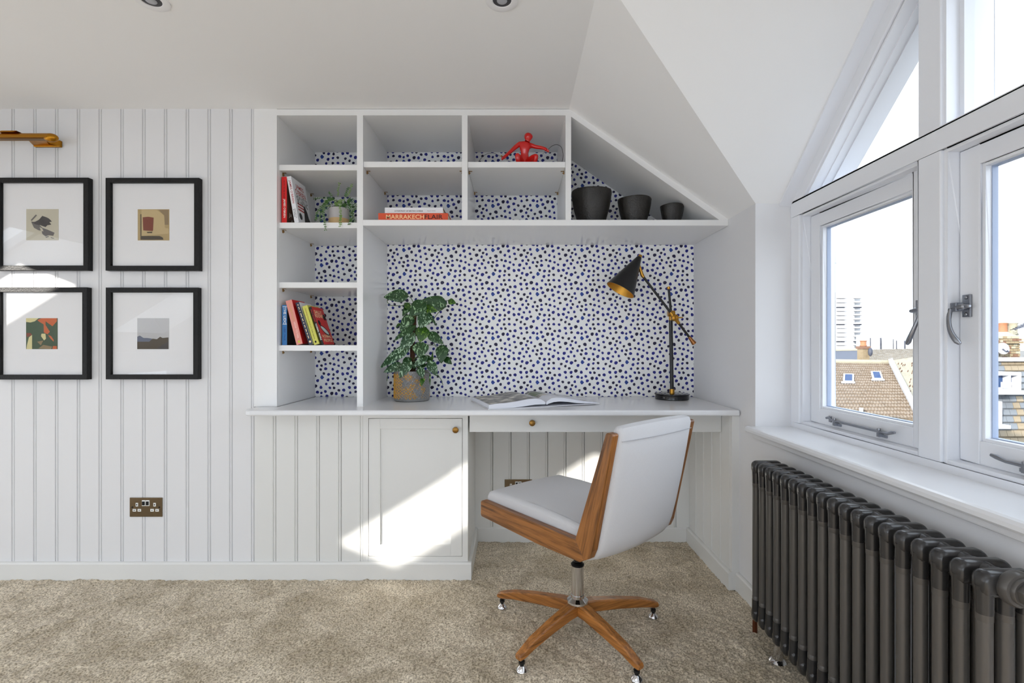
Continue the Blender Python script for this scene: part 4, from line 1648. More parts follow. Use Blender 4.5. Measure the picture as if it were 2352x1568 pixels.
LV = [((408, 150), (112, 165), 88, 0, -.02), ((885, 270), (585, 205), 100, 0, -.02), ((620, 235), (430, 400), 105, 0, -.055), ((655, 370), (560, 558), 100, 1, -.065),
      ((600, 300), (775, 345), 62, 2, -.035), ((918, 215), (1006, 248), 42, 2, .0), ((650, 345), (772, 525), 26, 0, -.03), ((470, 400), (310, 590), 82, 0, -.02),
      ((500, 530), (232, 705), 52, 0, -.04), ((430, 285), (345, 405), 46, 0, -.01), ((620, 545), (560, 728), 90, 2, -.03), ((672, 618), (852, 752), 66, 0, -.03),
      ((480, 620), (300, 880), 82, 1, -.045), ((420, 790), (52, 1042), 78, 1, -.06), ((580, 738), (560, 925), 108, 0, -.06), ((845, 772), (825, 992), 84, 0, -.01),
      ((870, 925), (956, 1002), 44, 0, .01), ((650, 910), (468, 1052), 52, 1, -.05), ((345, 1010), (108, 1100), 64, 1, -.06), ((445, 975), (300, 1175), 66, 1, -.085),
      ((560, 1042), (600, 1178), 54, 1, -.095), ((600, 1175), (582, 1272), 32, 2, -.095), ((680, 972), (775, 1148), 66, 1, -.06), ((645, 1005), (520, 1052), 30, 0, -.03),
      ((715, 965), (722, 848), 14, 2, -.03), ((320, 500), (268, 545), 20, 2, -.01), ((690, 1120), (688, 1275), 12, 0, -.09), ((375, 250), (470, 330), 40, 2, -.03),
      ((560, 640), (520, 560), 50, 0, -.005), ((440, 930), (350, 1040), 60, 0, -.03), ((640, 900), (740, 1040), 40, 0, -.02), ((420, 940), (505, 1060), 46, 0, -.015)]
K = 1 / 5.405
for (b_, t_, w_, mm, dy) in LV:
    Y_ = PY + dy
    bb = at(860 + b_[0] * K, 650 + b_[1] * K, Y_ + .012)
    tt = at(860 + t_[0] * K, 650 + t_[1] * K, Y_ - .012)
    zp = max(zs + .01, min(tpx.z - .02, bb.z - .02))
    hgt = (zp - zs) / (tpx.z - zs)
    root_pt = Vector((PX + .003 + (tpx.x - PX - .007) * hgt, PY - .008, zp))
    leaf(plant, bb, tt, w_ * K * Y_ / F, [M_LF, M_LF2, M_LFB][mm], face=(.05 * random.uniform(-1, 1), -1, random.uniform(.1, .45)), petiole=root_pt)
for pts in ([(165, 145), (160, 235), (190, 275), (330, 283), (430, 250)], [(670, 520), (740, 440), (790, 370), (850, 300)], [(170, 1130), (160, 1180), (155, 1215)], [(780, 1130), (830, 1200), (850, 1265)], [(740, 730), (760, 790), (830, 800)]):
    MB().ring_tube([at(860 + a * K, 650 + b_ * K, PY - .02) for a, b_ in pts], .0017, 6).build('runner', M_STEM, plant)

# ------------------------------------------------------------------ trailing plant on the upper left shelf
SZ = 1.5985
HX, HY = at(779, 500, 2.33).x, 2.330
tpn = thing('trailing_plant', (HX, HY, SZ), 'small trailing green plant in a two-tone grey and tan pot on the shelf', 'plant')


def twotone():
    m, nt, b = nodes_of('two_tone_glaze')
    tc = nt.nodes.new('ShaderNodeTexCoord')
    sp_ = nt.nodes.new('ShaderNodeSeparateXYZ')
    nt.links.new(tc.outputs['Object'], sp_.inputs[0])
    r = nt.nodes.new('ShaderNodeMath'); r.operation = 'GREATER_THAN'; r.inputs[1].default_value = .045
    nt.links.new(sp_.outputs[2], r.inputs[0])
    mx = nt.nodes.new('ShaderNodeMix'); mx.data_type = 'RGBA'
    mx.inputs[6].default_value = lin((206, 172, 122)) + (1,)
    mx.inputs[7].default_value = lin((188, 184, 184)) + (1,)
    nt.links.new(r.outputs[0], mx.inputs[0])
    nt.links.new(mx.outputs[2], b.inputs['Base Color'])
    b.inputs['Roughness'].default_value = .45
    return m


MB().lathe([(.040, 0), (.045, .003), (.0475, .02), (.0475, .088), (.046, .095), (.043, .0955), (.042, .085), (.001, .083)], (HX, HY, SZ), n=48, cap=False).build('pot', twotone(), tpn)
M_TL = simple('small_leaf_green', (62, 104, 34), .45, var=.35, vscale=60)
M_TL2 = simple('small_leaf_pale', (116, 150, 70), .45, var=.2, vscale=60)
rs = random.Random(11)


def strand(pts, step=.0075, lf=.0085, mat=M_TL):
    m = MB()
    P_ = [Vector(p) for p in pts]
    # resample
    fine = []
    for a, b_ in zip(P_[:-1], P_[1:]):
        n = max(2, int((b_ - a).length / step))
        for i in range(n):
            fine.append(a.lerp(b_, i / n))
    fine.append(P_[-1])
    m.ring_tube(fine[::2] + [fine[-1]] if len(fine) > 4 else fine, .0008, 5)
    for i in range(1, len(fine)):
        d = (fine[i] - fine[i - 1]).normalized()
        s = d.cross(Vector((0, -1, .3))).normalized()
        for sg in (-1, 1):
            if rs.random() < .08:
                continue
            o_ = (s * sg + d * .5 + Vector((rs.uniform(-.3, .3), rs.uniform(-.5, .2), rs.uniform(-.2, .3)))).normalized()
            L = lf * rs.uniform(.7, 1.15)
            c0 = fine[i]
            w_ = o_.cross(Vector((rs.uniform(-.4, .4), -1, rs.uniform(-.2, .6)))).normalized() * L * .34
            up_ = w_.cross(o_).normalized() * L * .1
            vs = [c0, c0 + o_ * L * .5 + w_, c0 + o_ * L, c0 + o_ * L * .5 - w_, c0 + o_ * L * .5 + up_, c0 + o_ * L * .5 - up_]
            m.add(vs, [(0, 1, 4), (1, 2, 4), (2, 3, 4), (3, 0, 4), (1, 0, 5), (2, 1, 5), (3, 2, 5), (0, 3, 5)], 0, False)
    return m.build('strand', mat, tpn)


def hp_(u, v, Y):
    return at(640 + u / 11.2, 390 + v / 11.2, Y)


strand([hp_(1580, 760, 2.30), hp_(1560, 790, 2.275), hp_(1580, 950, 2.268), hp_(1600, 1150, 2.262), hp_(1590, 1300, 2.20), hp_(1580, 1450, 2.192)], mat=M_TL2)
strand([hp_(1450, 740, 2.30), hp_(1300, 800, 2.27), hp_(1170, 940, 2.25), hp_(1150, 1150, 2.22), hp_(1190, 1350, 2.195), hp_(1210, 1540, 2.19)])
strand([hp_(1450, 740, 2.31), hp_(1250, 800, 2.29), hp_(1100, 950, 2.27), hp_(1000, 1100, 2.26), hp_(950, 1290, 2.25)])
strand([hp_(1400, 730, 2.31), hp_(1200, 820, 2.28), hp_(1120, 1000, 2.27), hp_(1060, 1200, 2.25), hp_(1080, 1310, 2.24)])
strand([hp_(1440, 720, 2.33), hp_(1250, 720, 2.32), hp_(1100, 730, 2.32), hp_(910, 740, 2.32)])
strand([hp_(1400, 720, 2.33), hp_(1280, 760, 2.30), hp_(1200, 880, 2.28), hp_(1220, 1000, 2.28)])
strand([hp_(1380, 700, 2.33), hp_(1340, 620, 2.33), hp_(1300, 590, 2.33)])
strand([hp_(1530, 700, 2.33), hp_(1530, 500, 2.33), hp_(1570, 360, 2.33)], mat=M_TL2)
strand([hp_(1700, 720, 2.33), hp_(1760, 560, 2.33), hp_(1790, 460, 2.33)])
strand([hp_(1740, 720, 2.33), hp_(1830, 560, 2.32), hp_(1880, 380, 2.31)], mat=M_TL2)
strand([hp_(1760, 760, 2.33), hp_(1850, 900, 2.30), hp_(1900, 1100, 2.29), hp_(1950, 1310, 2.28)])
strand([hp_(1780, 740, 2.33), hp_(1900, 850, 2.31), hp_(1930, 1000, 2.30), hp_(1890, 1250, 2.25), hp_(1810, 1400, 2.195)])
strand([hp_(1780, 720, 2.34), hp_(1930, 780, 2.33), hp_(1980, 900, 2.32), hp_(1985, 1020, 2.31)])
strand([hp_(1780, 750, 2.31), hp_(1850, 1000, 2.28), hp_(1840, 1200, 2.27), hp_(1860, 1310, 2.26)])
for i in range(16):
    a = rs.uniform(0, 6.28); r_ = rs.uniform(.01, .04)
    s0 = Vector((HX + r_ * math.cos(a), HY + r_ * math.sin(a), SZ + .085))
    strand([s0, s0 + Vector((rs.uniform(-.02, .02), rs.uniform(-.02, .01), .02)), s0 + Vector((rs.uniform(-.045, .045), rs.uniform(-.03, .02), rs.uniform(.025, .05)))], mat=rs.choice([M_TL, M_TL, M_TL2]))

# ------------------------------------------------------------------ books
def book(label, base, t, d, h, cover, lean=0.0, flat=False, group=None, front=None, hard=True, texts=(), pages=(236, 230, 214), spine=None):
    """upright book: x thickness, y depth (spine at y=0 towards the room), z height; leans to the left by lean degrees.
       texts: (string, face, u centre, v centre, width, height, material) in fractions of the face"""
    base = Vector(base)
    th = math.radians(lean)
    ex = Vector((math.cos(th), 0, math.sin(th)))
    ez = Vector((-math.sin(th), 0, math.cos(th)))
    ey = Vector((0, 1, 0))
    if flat:
        ex, ez = Vector((0, 0, 1)), Vector((1, 0, 0))

    def T(p):
        return base + ex * p[0] + ey * p[1] + ez * p[2]
    r = thing('book', base, label, 'book', group)
    cv = .0018
    mats = [cover, front or cover, spine or cover]
    m = MB()
    m.box((0, 0, 0), (cv, d, h), 0, T)
    m.box((t - cv, 0, 0), (t, d, h), 1, T)
    m.box((cv, 0, 0), (t - cv, cv, h), 2, T)
    m.box((0, -.0003, 0), (t, 0, h), 2, T)
    m.build('cover', mats, r)
    g = .003 if hard else .0005
    MB().box((cv, cv, g), (t - cv, d - g, h - g), 0, T).build('pages', simple('pages_%d' % pages[0], pages, .9), r)
    for (s, face, u, v, w, hh, mt) in texts:
        if face == 'spine':       # reads downwards: text x runs down (-z), y runs to +x
            c = T((t * u, -.0003, h * (1 - v)))
            text_on(s, c, -ez, ex, w, hh, mt, r, d=.0002)
        elif face == 'spine_flat':
            c = T((t * u, -.0003, h * v))
            text_on(s, c, ez, ex, w, hh, mt, r, d=.0002)
        elif face == 'front':     # right hand cover; text x runs into the shelf (+y)
            c = T((t, d * u, h * (1 - v)))
            text_on(s, c, ey, ez, w, hh, mt, r, d=.0003)
    return r, T


W_ = simple('print_white', (240, 238, 230), .7)
K_ = simple('print_black', (18, 18, 20), .7)
R_ = simple('print_red', (200, 30, 24), .6)
Y_ = simple('print_cream', (248, 222, 176), .7)
red = simple('cover_red', (214, 14, 16), .45)
white = simple('cover_white', (226, 226, 230), .5)
GU = 'books standing on the upper left shelf'
bz = 1.5986
rb, T = book('bright red hardback standing upright beside the shelf wall', (-1.0545, 2.216, bz), .0235, .150, .2105, red, 0, group=GU, front=simple('cover_photo', (92, 60, 44), .5, var=.5, vscale=30),
             texts=[('HOW TO BE RIGHT', 'spine', .5, .28, .085, .007, simple('print_dark_red', (110, 8, 10), .6)), ("JAMES O'BRIEN", 'spine', .5, .68, .086, .0125, W_), ('JA', 'front', .25, .80, .03, .022, W_), ('O', 'front', .35, .93, .018, .020, W_)])
wb_, T = book('white hardback with red and green lettering leaning on the red book', (-.995, 2.214, bz), .0195, .150, .2130, white, 9.7, group=GU,
              texts=[("JAMES O'BRIEN", 'spine', .5, .33, .106, .0125, simple('print_brick', (168, 50, 48), .6)), ('HOW NOT TO', 'spine', .68, .80, .044, .005, K_), ('BE WRONG', 'spine', .34, .79, .036, .005, K_),
                     ('JAMES', 'front', .50, .17, .085, .026, simple('print_brick', (168, 50, 48), .6)), ("O'BRIEN", 'front', .50, .29, .110, .026, simple('print_brick', (168, 50, 48), .6)),
                     ('HOW NOT TO', 'front', .54, .41, .120, .022, simple('print_green', (34, 52, 44), .6)), ('BE WRONG', 'front', .54, .51, .110, .022, simple('print_green', (34, 52, 44), .6))])
cvr = MB()
for k in range(3):
    z_ = .098 - k * .014
    cvr.add([(.0198, .020, z_), (.0198, .085, z_), (.0198, .085, z_ - .007), (.0198, .020, z_ - .007)], [(0, 1, 2, 3)], 0, False, T)
cvr.build('cover_stripes', simple('print_brick', (168, 50, 48), .6), wb_)
cvr = MB()
n_ = 18
cvr.add([(.0199, .035 + .016 * math.cos(2 * math.pi * i / n_), .036 + .016 * math.sin(2 * math.pi * i / n_)) for i in range(n_)], [tuple(range(n_))], 0, False, T)
cvr.add([(.0198, .070, .002), (.0198, .148, .002), (.0198, .146, .03), (.0198, .128, .048), (.0198, .120, .075), (.0198, .100, .100), (.0198, .085, .096), (.0198, .082, .060), (.0198, .075, .03)], [tuple(range(9))], 0, False, T)
cvr.build('cover_figure', simple('print_charcoal', (44, 44, 46), .6), wb_)

bz = 1.0443
GL = 'books leaning on the lower left shelf'
b1o, T = book('blue paperback standing upright at the left end of the lower row', (-1.0520, 2.216, bz), .0215, .130, .182, simple('cover_blue', (34, 112, 176), .4, var=.15, vscale=20), 0, group=GL, front=K_, hard=False,
              texts=[('THE LIDO', 'spine', .55, .27, .078, .012, W_), ('LIBBY PAGE', 'spine', .55, .72, .060, .008, simple('print_deep_blue', (16, 60, 120), .6))])
cvr = MB()
for z_ in (.173, .094):
    cvr.add([(.002, -.0006, z_), (.0205, -.0006, z_), (.0205, -.0006, z_ + .0025), (.002, -.0006, z_ + .0025)], [(0, 1, 2, 3)], 0, False, T)
cvr.build('spine_lines', W_, b1o)
b2o, T = book('pale pink hardback with a red front cover, second in the lower row', (-.9850, 2.212, bz), .0285, .135, .206, simple('cover_pink', (226, 146, 134), .45), 14.0, group=GL, front=red, hard=True,
              texts=[('HOW TO FAIL', 'spine', .55, .68, .076, .0085, simple('print_pale_pink', (246, 208, 200), .6)), ('ELIZABETH DAY', 'spine', .5, .27, .080, .007, simple('print_ochre', (214, 166, 96), .6))])
cvr = MB().box((.010, -.0006, .008), (.019, -.0002, .018), 0, T)
cvr.build('publisher_mark', simple('print_lime', (206, 206, 70), .6), b2o)
b3o, T = book('slim navy paperback leaning between the pink and yellow books', (-.9290, 2.214, bz), .0165, .130, .2010, simple('cover_navy', (16, 30, 62), .4), 18.0, group=GL, front=white, hard=False,
              texts=[('- -- - --- -- - --', 'spine', .5, .32, .110, .0035, Y_), ('--- -- ---', 'spine', .5, .74, .045, .0035, Y_)])
cvr = MB()
cvr.add([(.009 + .005 * math.cos(2 * math.pi * i / 14), -.0006, .014 + .005 * math.sin(2 * math.pi * i / 14)) for i in range(14)], [tuple(range(14))], 0, False, T)
cvr.build('publisher_mark', Y_, b3o)
b4o, T = book('yellow paperback with brown spine lettering in the lower row', (-.9055, 2.214, bz), .0235, .128, .1835, simple('cover_yellow', (206, 204, 88), .45), 17.3, group=GL, hard=False,
              texts=[('Everything I Know About Love', 'spine', .42, .33, .094, .007, simple('print_brown', (140, 70, 30), .6)), ('Dolly Alderton', 'spine', .42, .74, .046, .006, K_)])
cvr = MB()
cvr.add([(.0105 + .0042 * math.cos(2 * math.pi * i / 14), -.0006, .013 + .0052 * math.sin(2 * math.pi * i / 14)) for i in range(14)], [tuple(range(14))], 0, False, T)
cvr.build('publisher_mark', K_, b4o)
b5o, T = book('thin red fronted paperback with a black spine at the right end of the row', (-.8705, 2.212, bz), .0105, .130, .1815, K_, 18.6, group=GL, front=simple('cover_scarlet', (206, 18, 16), .4), hard=False,
              texts=[('SALLY ROONEY', 'spine', .5, .24, .062, .0055, R_), ('NORMAL PEOPLE', 'spine', .5, .66, .078, .0068, W_),
                     ('SALLY', 'front', .44, .13, .085, .016, Y_), ('ROONEY', 'front', .46, .235, .100, .017, Y_), ('NORMAL', 'front', .50, .78, .105, .015, Y_), ('PEOPLE', 'front', .52, .89, .100, .015, Y_)])
cvr = MB()
tf = .0108


def blob(cy, cz, ry, rz, rot, mi):
    vs = []
    for i in range(16):
        a = 2 * math.pi * i / 16
        u, v = ry * math.cos(a), rz * math.sin(a)
        vs.append((tf + .0001 * mi, cy + u * math.cos(rot) - v * math.sin(rot), cz + u * math.sin(rot) + v * math.cos(rot)))
    cvr.add(vs, [tuple(range(16))], mi, False, T)


blob(.068, .068, .047, .017, -.45, 0)
blob(.066, .069, .040, .011, -.45, 1)
blob(.112, .135, .017, .015, 0, 0)
blob(.030, .105, .014, .013, 0, 0)
cvr.build('cover_picture', [K_, simple('print_ice', (206, 222, 220), .6)], b5o)
# flat pair in the second bay
GF = 'books lying flat in the second bay'
bz = 1.6055
orange = simple('cover_orange', (212, 78, 40), .45)
b6o, T = book('thick orange book lying flat at the bottom of the second bay', (-.6105, 2.198, bz), .0335, .22, .3140, orange, flat=True, group=GF,
              texts=[('MARRAKECH', 'spine_flat', .50, .385, .172, .0195, simple('print_peach', (246, 200, 150), .6)), ('FLAIR', 'spine_flat', .50, .795, .082, .0195, simple('print_maroon', (52, 14, 12), .6))])
b7o, T = book('thinner white book lying on top of the orange book', (-.583, 2.205, bz + .0340), .0265, .20, .2630, white, flat=True, group=GF, front=simple('cover_brown', (96, 72, 52), .5),
              texts=[('A PORTRAIT OF BRITISH CHEESE', 'spine_flat', .42, .41, .128, .006, K_), ('Angus D. Birditt', 'spine_flat', .42, .80, .038, .005, simple('print_mid_grey', (120, 120, 122), .6))])

# open book on the desk
OU = Vector((.945, .327, 0)); OV = Vector((-.300, .954, 0)).normalized()
OP = Vector((-.106, 2.080, ZD + .0003))
ob = thing('open_book', OP, 'large open picture book lying face up in the middle of the desktop', 'book')
PWd, PHt = .262, .330


def opn(u, v, z):
    return OP + OU * u + OV * v + Vector((0, 0, z))


m = MB()
m.prism([opn(-.004, -.003, 0), opn(PWd - .012, -.003, 0), opn(PWd - .012, -.003, .003), opn(-.004, -.003, .003)], OV * (PHt + .006), 0)
m.prism([opn(PWd + .020, -.003, .001), opn(2 * PWd + .010, -.003, .004), opn(2 * PWd + .010, -.003, .007), opn(PWd + .020, -.003, .004)], OV * (PHt + .006), 0)
m.prism([opn(PWd - .012, -.003, 0), opn(PWd + .020, -.003, 0), opn(PWd + .020, -.003, .003), opn(PWd - .012, -.003, .003)], OV * (PHt + .006), 0)
m.build('cover', simple('book_cloth_white', (222, 222, 226), .5), ob)
Ltop = [(.0, .020), (.03, .0235), (.08, .0255), (.13, .031), (.18, .0385), (.215, .0400), (.24, .035), (.257, .025), (.262, .018)]
Lbot = [(.258, .012), (.235, .013), (.21, .0125), (.18, .0095), (.14, .0055), (.10, .0035), (.0, .0035)]
Rtop = [(.264, .018), (.270, .026), (.290, .0375), (.315, .0405), (.35, .0375), (.40, .028), (.45, .019), (.50, .0125), (.522, .0105)]
Rbot = [(.522, .0075), (.46, .0085), (.41, .0125), (.37, .0190), (.33, .0225), (.30, .0205), (.275, .014), (.268, .010)]
PG = simple('page_edge', (222, 224, 232), .8)


def photo_mat():
    m_, nt, b = nodes_of('printed_photograph')
    tc = nt.nodes.new('ShaderNodeTexCoord')
    mp = nt.nodes.new('ShaderNodeMapping')
    mp.inputs['Scale'].default_value = (22, 30, 10)
    n = nt.nodes.new('ShaderNodeTexNoise'); n.inputs['Scale'].default_value = 1.0; n.inputs['Detail'].default_value = 5
    nt.links.new(tc.outputs['Object'], mp.inputs[0]); nt.links.new(mp.outputs[0], n.inputs['Vector'])
    r = nt.nodes.new('ShaderNodeValToRGB')
    r.color_ramp.elements[0].position = .36; r.color_ramp.elements[0].color = lin((34, 33, 34)) + (1,)
    r.color_ramp.elements[1].position = .62; r.color_ramp.elements[1].color = lin((205, 200, 188)) + (1,)
    e = r.color_ramp.elements.new(.5); e.color = lin((116, 112, 102)) + (1,)
    nt.links.new(n.outputs['Fac'], r.inputs[0]); nt.links.new(r.outputs[0], b.inputs['Base Color'])
    b.inputs['Roughness'].default_value = .35
    return m_


M_PH = photo_mat()
M_PHG = simple('printed_green', (76, 92, 48), .35, var=.7, vscale=40)
for top, bot in ((Ltop, Lbot), (Rtop, Rbot)):
    m = MB()
    m.prism([opn(u, 0, z) for u, z in top + bot], OV * PHt, 0, smooth=False)
    m.build('pages', PG, ob)


def sheet(top, u0, u1, v0, v1, mat, name, lift=.0006):
    m_ = MB()
    us = [u0 + (u1 - u0) * i / 16 for i in range(17)]

    def zz(u):
        for (a, za_), (b, zb_) in zip(top[:-1], top[1:]):
            if a <= u <= b:
                return za_ + (zb_ - za_) * (u - a) / (b - a)
        return top[-1][1]
    vs = []
    for u in us:
        vs.append(opn(u, v0, zz(u) + lift)); vs.append(opn(u, v1, zz(u) + lift))
    m_.add(vs, [(2 * i, 2 * i + 2, 2 * i + 3, 2 * i + 1) for i in range(16)], 0, False)
    return m_.build(name, mat, ob)


sheet(Ltop, .004, .250, .004, .326, M_PH, 'photograph')
sheet(Rtop, .272, .325, .12, .322, M_PH, 'photograph')
sheet(Rtop, .275, .318, .17, .28, M_PHG, 'photograph', .0010)
for (a, b_, c_, d__) in ((.34, .38, .25, .31), (.40, .44, .24, .30), (.36, .375, .10, .14), (.40, .415, .12, .16), (.47, .50, .05, .09), (.46, .49, .22, .28)):
    sheet(Rtop, a, b_, c_, d__, M_PH, 'photograph')

# ------------------------------------------------------------------ bowls
M_BOWL = simple('hammered_black_clay', (36, 33, 30), 0.42, bump=1.0, bscale=140, var=.3, vscale=50)


def bowl(xpx, ytop, wpx, Y, label):
    sc_ = Y / F
    x = (xpx - 1180) * sc_
    R = wpx / 2 * sc_
    zt = EYE + (792 - ytop) * (Y - R * .3) / F
    h = zt - 1.6052
    r = thing('bowl', (x, Y, 1.6052), label, 'bowl', 'black clay bowls in the sloping bay')
    pr = [(R * .52, 0), (R * .60, .004), (R * .74, h * .25), (R * .87, h * .5), (R * .96, h * .78), (R, h * .97), (R * .985, h), (R * .93, h * .985), (R * .90, h * .78), (R * .8, h * .5), (R * .6, h * .2), (R * .3, h * .08), (.0001, h * .06)]
    m = MB()
    n, rows = 72, []
    # refine the outside so the hammer marks are real relief
    fine = []
    for (a, b_) in zip(pr[1:6], pr[2:7]):
        for i in range(5):
            t = i / 5
            fine.append((a[0] + (b_[0] - a[0]) * t, a[1] + (b_[1] - a[1]) * t))
    prof_ = [pr[0]] + fine + pr[6:]
    vs, fs = [], []
    for i, (rr, hh) in enumerate(prof_):
        for j_ in range(n):
            a = 2 * math.pi * j_ / n
            q = 0
            if 0 < i <= len(fine):
                q = .0012 * mnoise.noise(Vector((math.cos(a) * R * 90, math.sin(a) * R * 90, hh * 90 + x * 50)))
            vs.append((x + (rr + q) * math.cos(a), Y + (rr + q) * math.sin(a), 1.6052 + hh + (.0012 * math.sin(3 * a + x * 9) if 3 < i < len(prof_) - 3 else 0)))
    for i in range(len(prof_) - 1):
        for j_ in range(n):
            k = (j_ + 1) % n
            fs.append((i * n + j_, i * n + k, (i + 1) * n + k, (i + 1) * n + j_))
    fs.append(tuple(range(n - 1, -1, -1)))
    m.add(vs, fs, 0, True)
    m.build('bowl_body', M_BOWL, r)
    return r


bowl(1358.5, 437, 92, 2.330, 'largest dark textured bowl beside the divider')
bowl(1457, 455, 76, 2.325, 'middle-sized dark textured bowl between the other two')
bowl(1543.5, 470.5, 53, 2.300, 'smallest dark textured bowl at the low end of the bay')

# ------------------------------------------------------------------ red figurine
FYd = 2.300
FS = FYd / F


def fp(u, v, dy=0.0):
    return at(1140 + u / 13.835, 290 + v / 13.835, FYd + dy)


fig = thing('figurine', (fp(950, 1390).x, FYd, 1.868), 'glossy red crouching figure sculpture holding thin wire on the third bay shelf', 'figurine')
M_FIG = simple('red_lacquer', (206, 12, 8), 0.18, coat=.5)
kk = .1484e-3
J = [('pelvis', 905, 1090, 0, 118), ('waist', 900, 900, -.004, 105), ('belly', 905, 790, -.008, 118), ('chest', 900, 650, -.012, 148), ('upper', 930, 560, -.010, 100), ('neck', 995, 480, -.010, 58), ('skull0', 1000, 400, -.014, 82),
     ('skull1', 1022, 320, -.012, 118), ('skull2', 1045, 245, -.008, 70),
     ('ls', 735, 565, -.008, 74), ('lua', 610, 660, -.014, 60), ('le', 480, 780, -.02, 50), ('lfa', 360, 885, -.028, 44), ('lw', 275, 960, -.034, 40), ('lh', 225, 1010, -.038, 56),
     ('rs', 1105, 600, -.006, 70), ('rua', 1220, 650, -.010, 54), ('re', 1370, 670, -.012, 50), ('rfa', 1470, 685, -.018, 44), ('rw', 1545, 710, -.022, 38), ('rh', 1610, 765, -.026, 56),
     ('lhip', 800, 1120, -.005, 92), ('lth', 710, 1010, -.04, 84), ('lk', 660, 890, -.070, 62), ('lsh', 690, 1080, -.060, 66), ('lan', 730, 1290, -.045, 42), ('lf', 720, 1365, -.075, 36),
     ('rhip', 1010, 1130, -.005, 92), ('rth', 1150, 1010, -.04, 84), ('rk', 1275, 920, -.070, 62), ('rsh', 1245, 1080, -.060, 58), ('ran', 1190, 1290, -.045, 42), ('rf', 1210, 1365, -.075, 36)]
E = [('pelvis', 'waist'), ('waist', 'belly'), ('belly', 'chest'), ('chest', 'upper'), ('upper', 'neck'), ('neck', 'skull0'), ('skull0', 'skull1'), ('skull1', 'skull2'), ('chest', 'ls'), ('ls', 'lua'), ('lua', 'le'), ('le', 'lfa'), ('lfa', 'lw'), ('lw', 'lh'),
     ('chest', 'rs'), ('rs', 'rua'), ('rua', 're'), ('re', 'rfa'), ('rfa', 'rw'), ('rw', 'rh'), ('pelvis', 'lhip'), ('lhip', 'lth'), ('lth', 'lk'), ('lk', 'lsh'), ('lsh', 'lan'), ('lan', 'lf'),
     ('pelvis', 'rhip'), ('rhip', 'rth'), ('rth', 'rk'), ('rk', 'rsh'), ('rsh', 'ran'), ('ran', 'rf')]
nm = {j_[0]: i for i, j_ in enumerate(J)}
o3 = ORG[fig.name]
me = bpy.data.meshes.new('figure_body')
me.from_pydata([fp(u, v, dy) - o3 for _, u, v, dy, r in J], [(nm[a], nm[b_]) for a, b_ in E], [])
me.materials.append(M_FIG)
body = bpy.data.objects.new('figure_body', me)
COL.objects.link(body)
body.parent = fig
sk = body.modifiers.new('skin', 'SKIN')
sk.use_smooth_shade = True
lay = me.skin_vertices[0].data
for i, (_, u, v, dy, r) in enumerate(J):
    fx_ = .82 if _ in ('waist', 'belly', 'chest', 'upper') else 1.0
    r *= 1.42 if _.startswith('skull') else 1.2 if fx_ < 1 else 1.22
    lay[i].radius = (r * kk, r * kk * fx_)
    lay[i].use_root = (_ == 'pelvis')
sb = body.modifiers.new('subd', 'SUBSURF')
sb.levels = 2
sb.render_levels = 2
# hands: palm with five fingers closed on the wire
for (hu, hv, dy, sx) in ((225, 1010, -.038, -1), (1610, 765, -.026, 1)):
    hm = MB()
    for q in range(4):
        off_ = (q - 1.5) * 26
        p_ = [fp(hu + off_ * .6, hv - 40 + off_ * .5 * sx, dy - .006), fp(hu + sx * 30 + off_ * .6, hv - 10 + off_ * .5 * sx, dy - .012), fp(hu + sx * 34 + off_ * .5, hv + 30 + off_ * .4 * sx, dy - .010), fp(hu + sx * 12 + off_ * .5, hv + 44 + off_ * .4 * sx, dy - .004)]
        hm.ring_tube(p_, [16 * kk, 16 * kk, 14 * kk, 10 * kk], 8)
    hm.ring_tube([fp(hu - sx * 26, hv - 30, dy), fp(hu - sx * 30, hv + 10, dy - .008), fp(hu - sx * 6, hv + 30, dy - .012)], [17 * kk, 16 * kk, 11 * kk], 8)
    hm.build('hand', M_FIG, fig)
wi = MB()
M_WIRE = simple('dark_wire', (52, 50, 48), .4, metal=.6)


def smooth_path(pts, n=8):
    P_ = [Vector(p) for p in pts]
    P_ = [P_[0] * 2 - P_[1]] + P_ + [P_[-1] * 2 - P_[-2]]
    out = []
    for i in range(1, len(P_) - 2):
        for k in range(n):
            t = k / n
            a, b_, c_, d__ = P_[i - 1], P_[i], P_[i + 1], P_[i + 2]
            out.append(.5 * ((2 * b_) + (-a + c_) * t + (2 * a - 5 * b_ + 4 * c_ - d__) * t * t + (-a + 3 * b_ - 3 * c_ + d__) * t ** 3))
    out.append(P_[-2])
    return out


wi.ring_tube(smooth_path([fp(1620, 770, -.032), fp(1690, 690, -.02), fp(1800, 610, -.01), fp(1930, 585, -.03), fp(2060, 660, -.05), fp(2118, 860, -.06), fp(2110, 1040, -.06), fp(2060, 1230, -.06), fp(2020, 1385, -.06)]), .0011, 8)
wi.ring_tube(smooth_path([fp(225, 1000, -.045), fp(60, 915, -.03), fp(-90, 850, -.02), fp(-280, 870, -.01), fp(-460, 990, 0), fp(-600, 1200, 0), fp(-640, 1385, 0)]), .0009, 8)
wi.ring_tube([fp(225, 1010, -.04), fp(560, 1175, -.06), fp(760, 1300, -.07)], .0006, 6)
wi.ring_tube([fp(1600, 740, -.03), fp(1330, 1040, -.06), fp(1180, 1220, -.07)], .0006, 6)
wi.build('wire', M_WIRE, fig)
MB().ball(fp(165, 945, -.045), .004, 12, 8).build('bead', M_BRASS, fig)

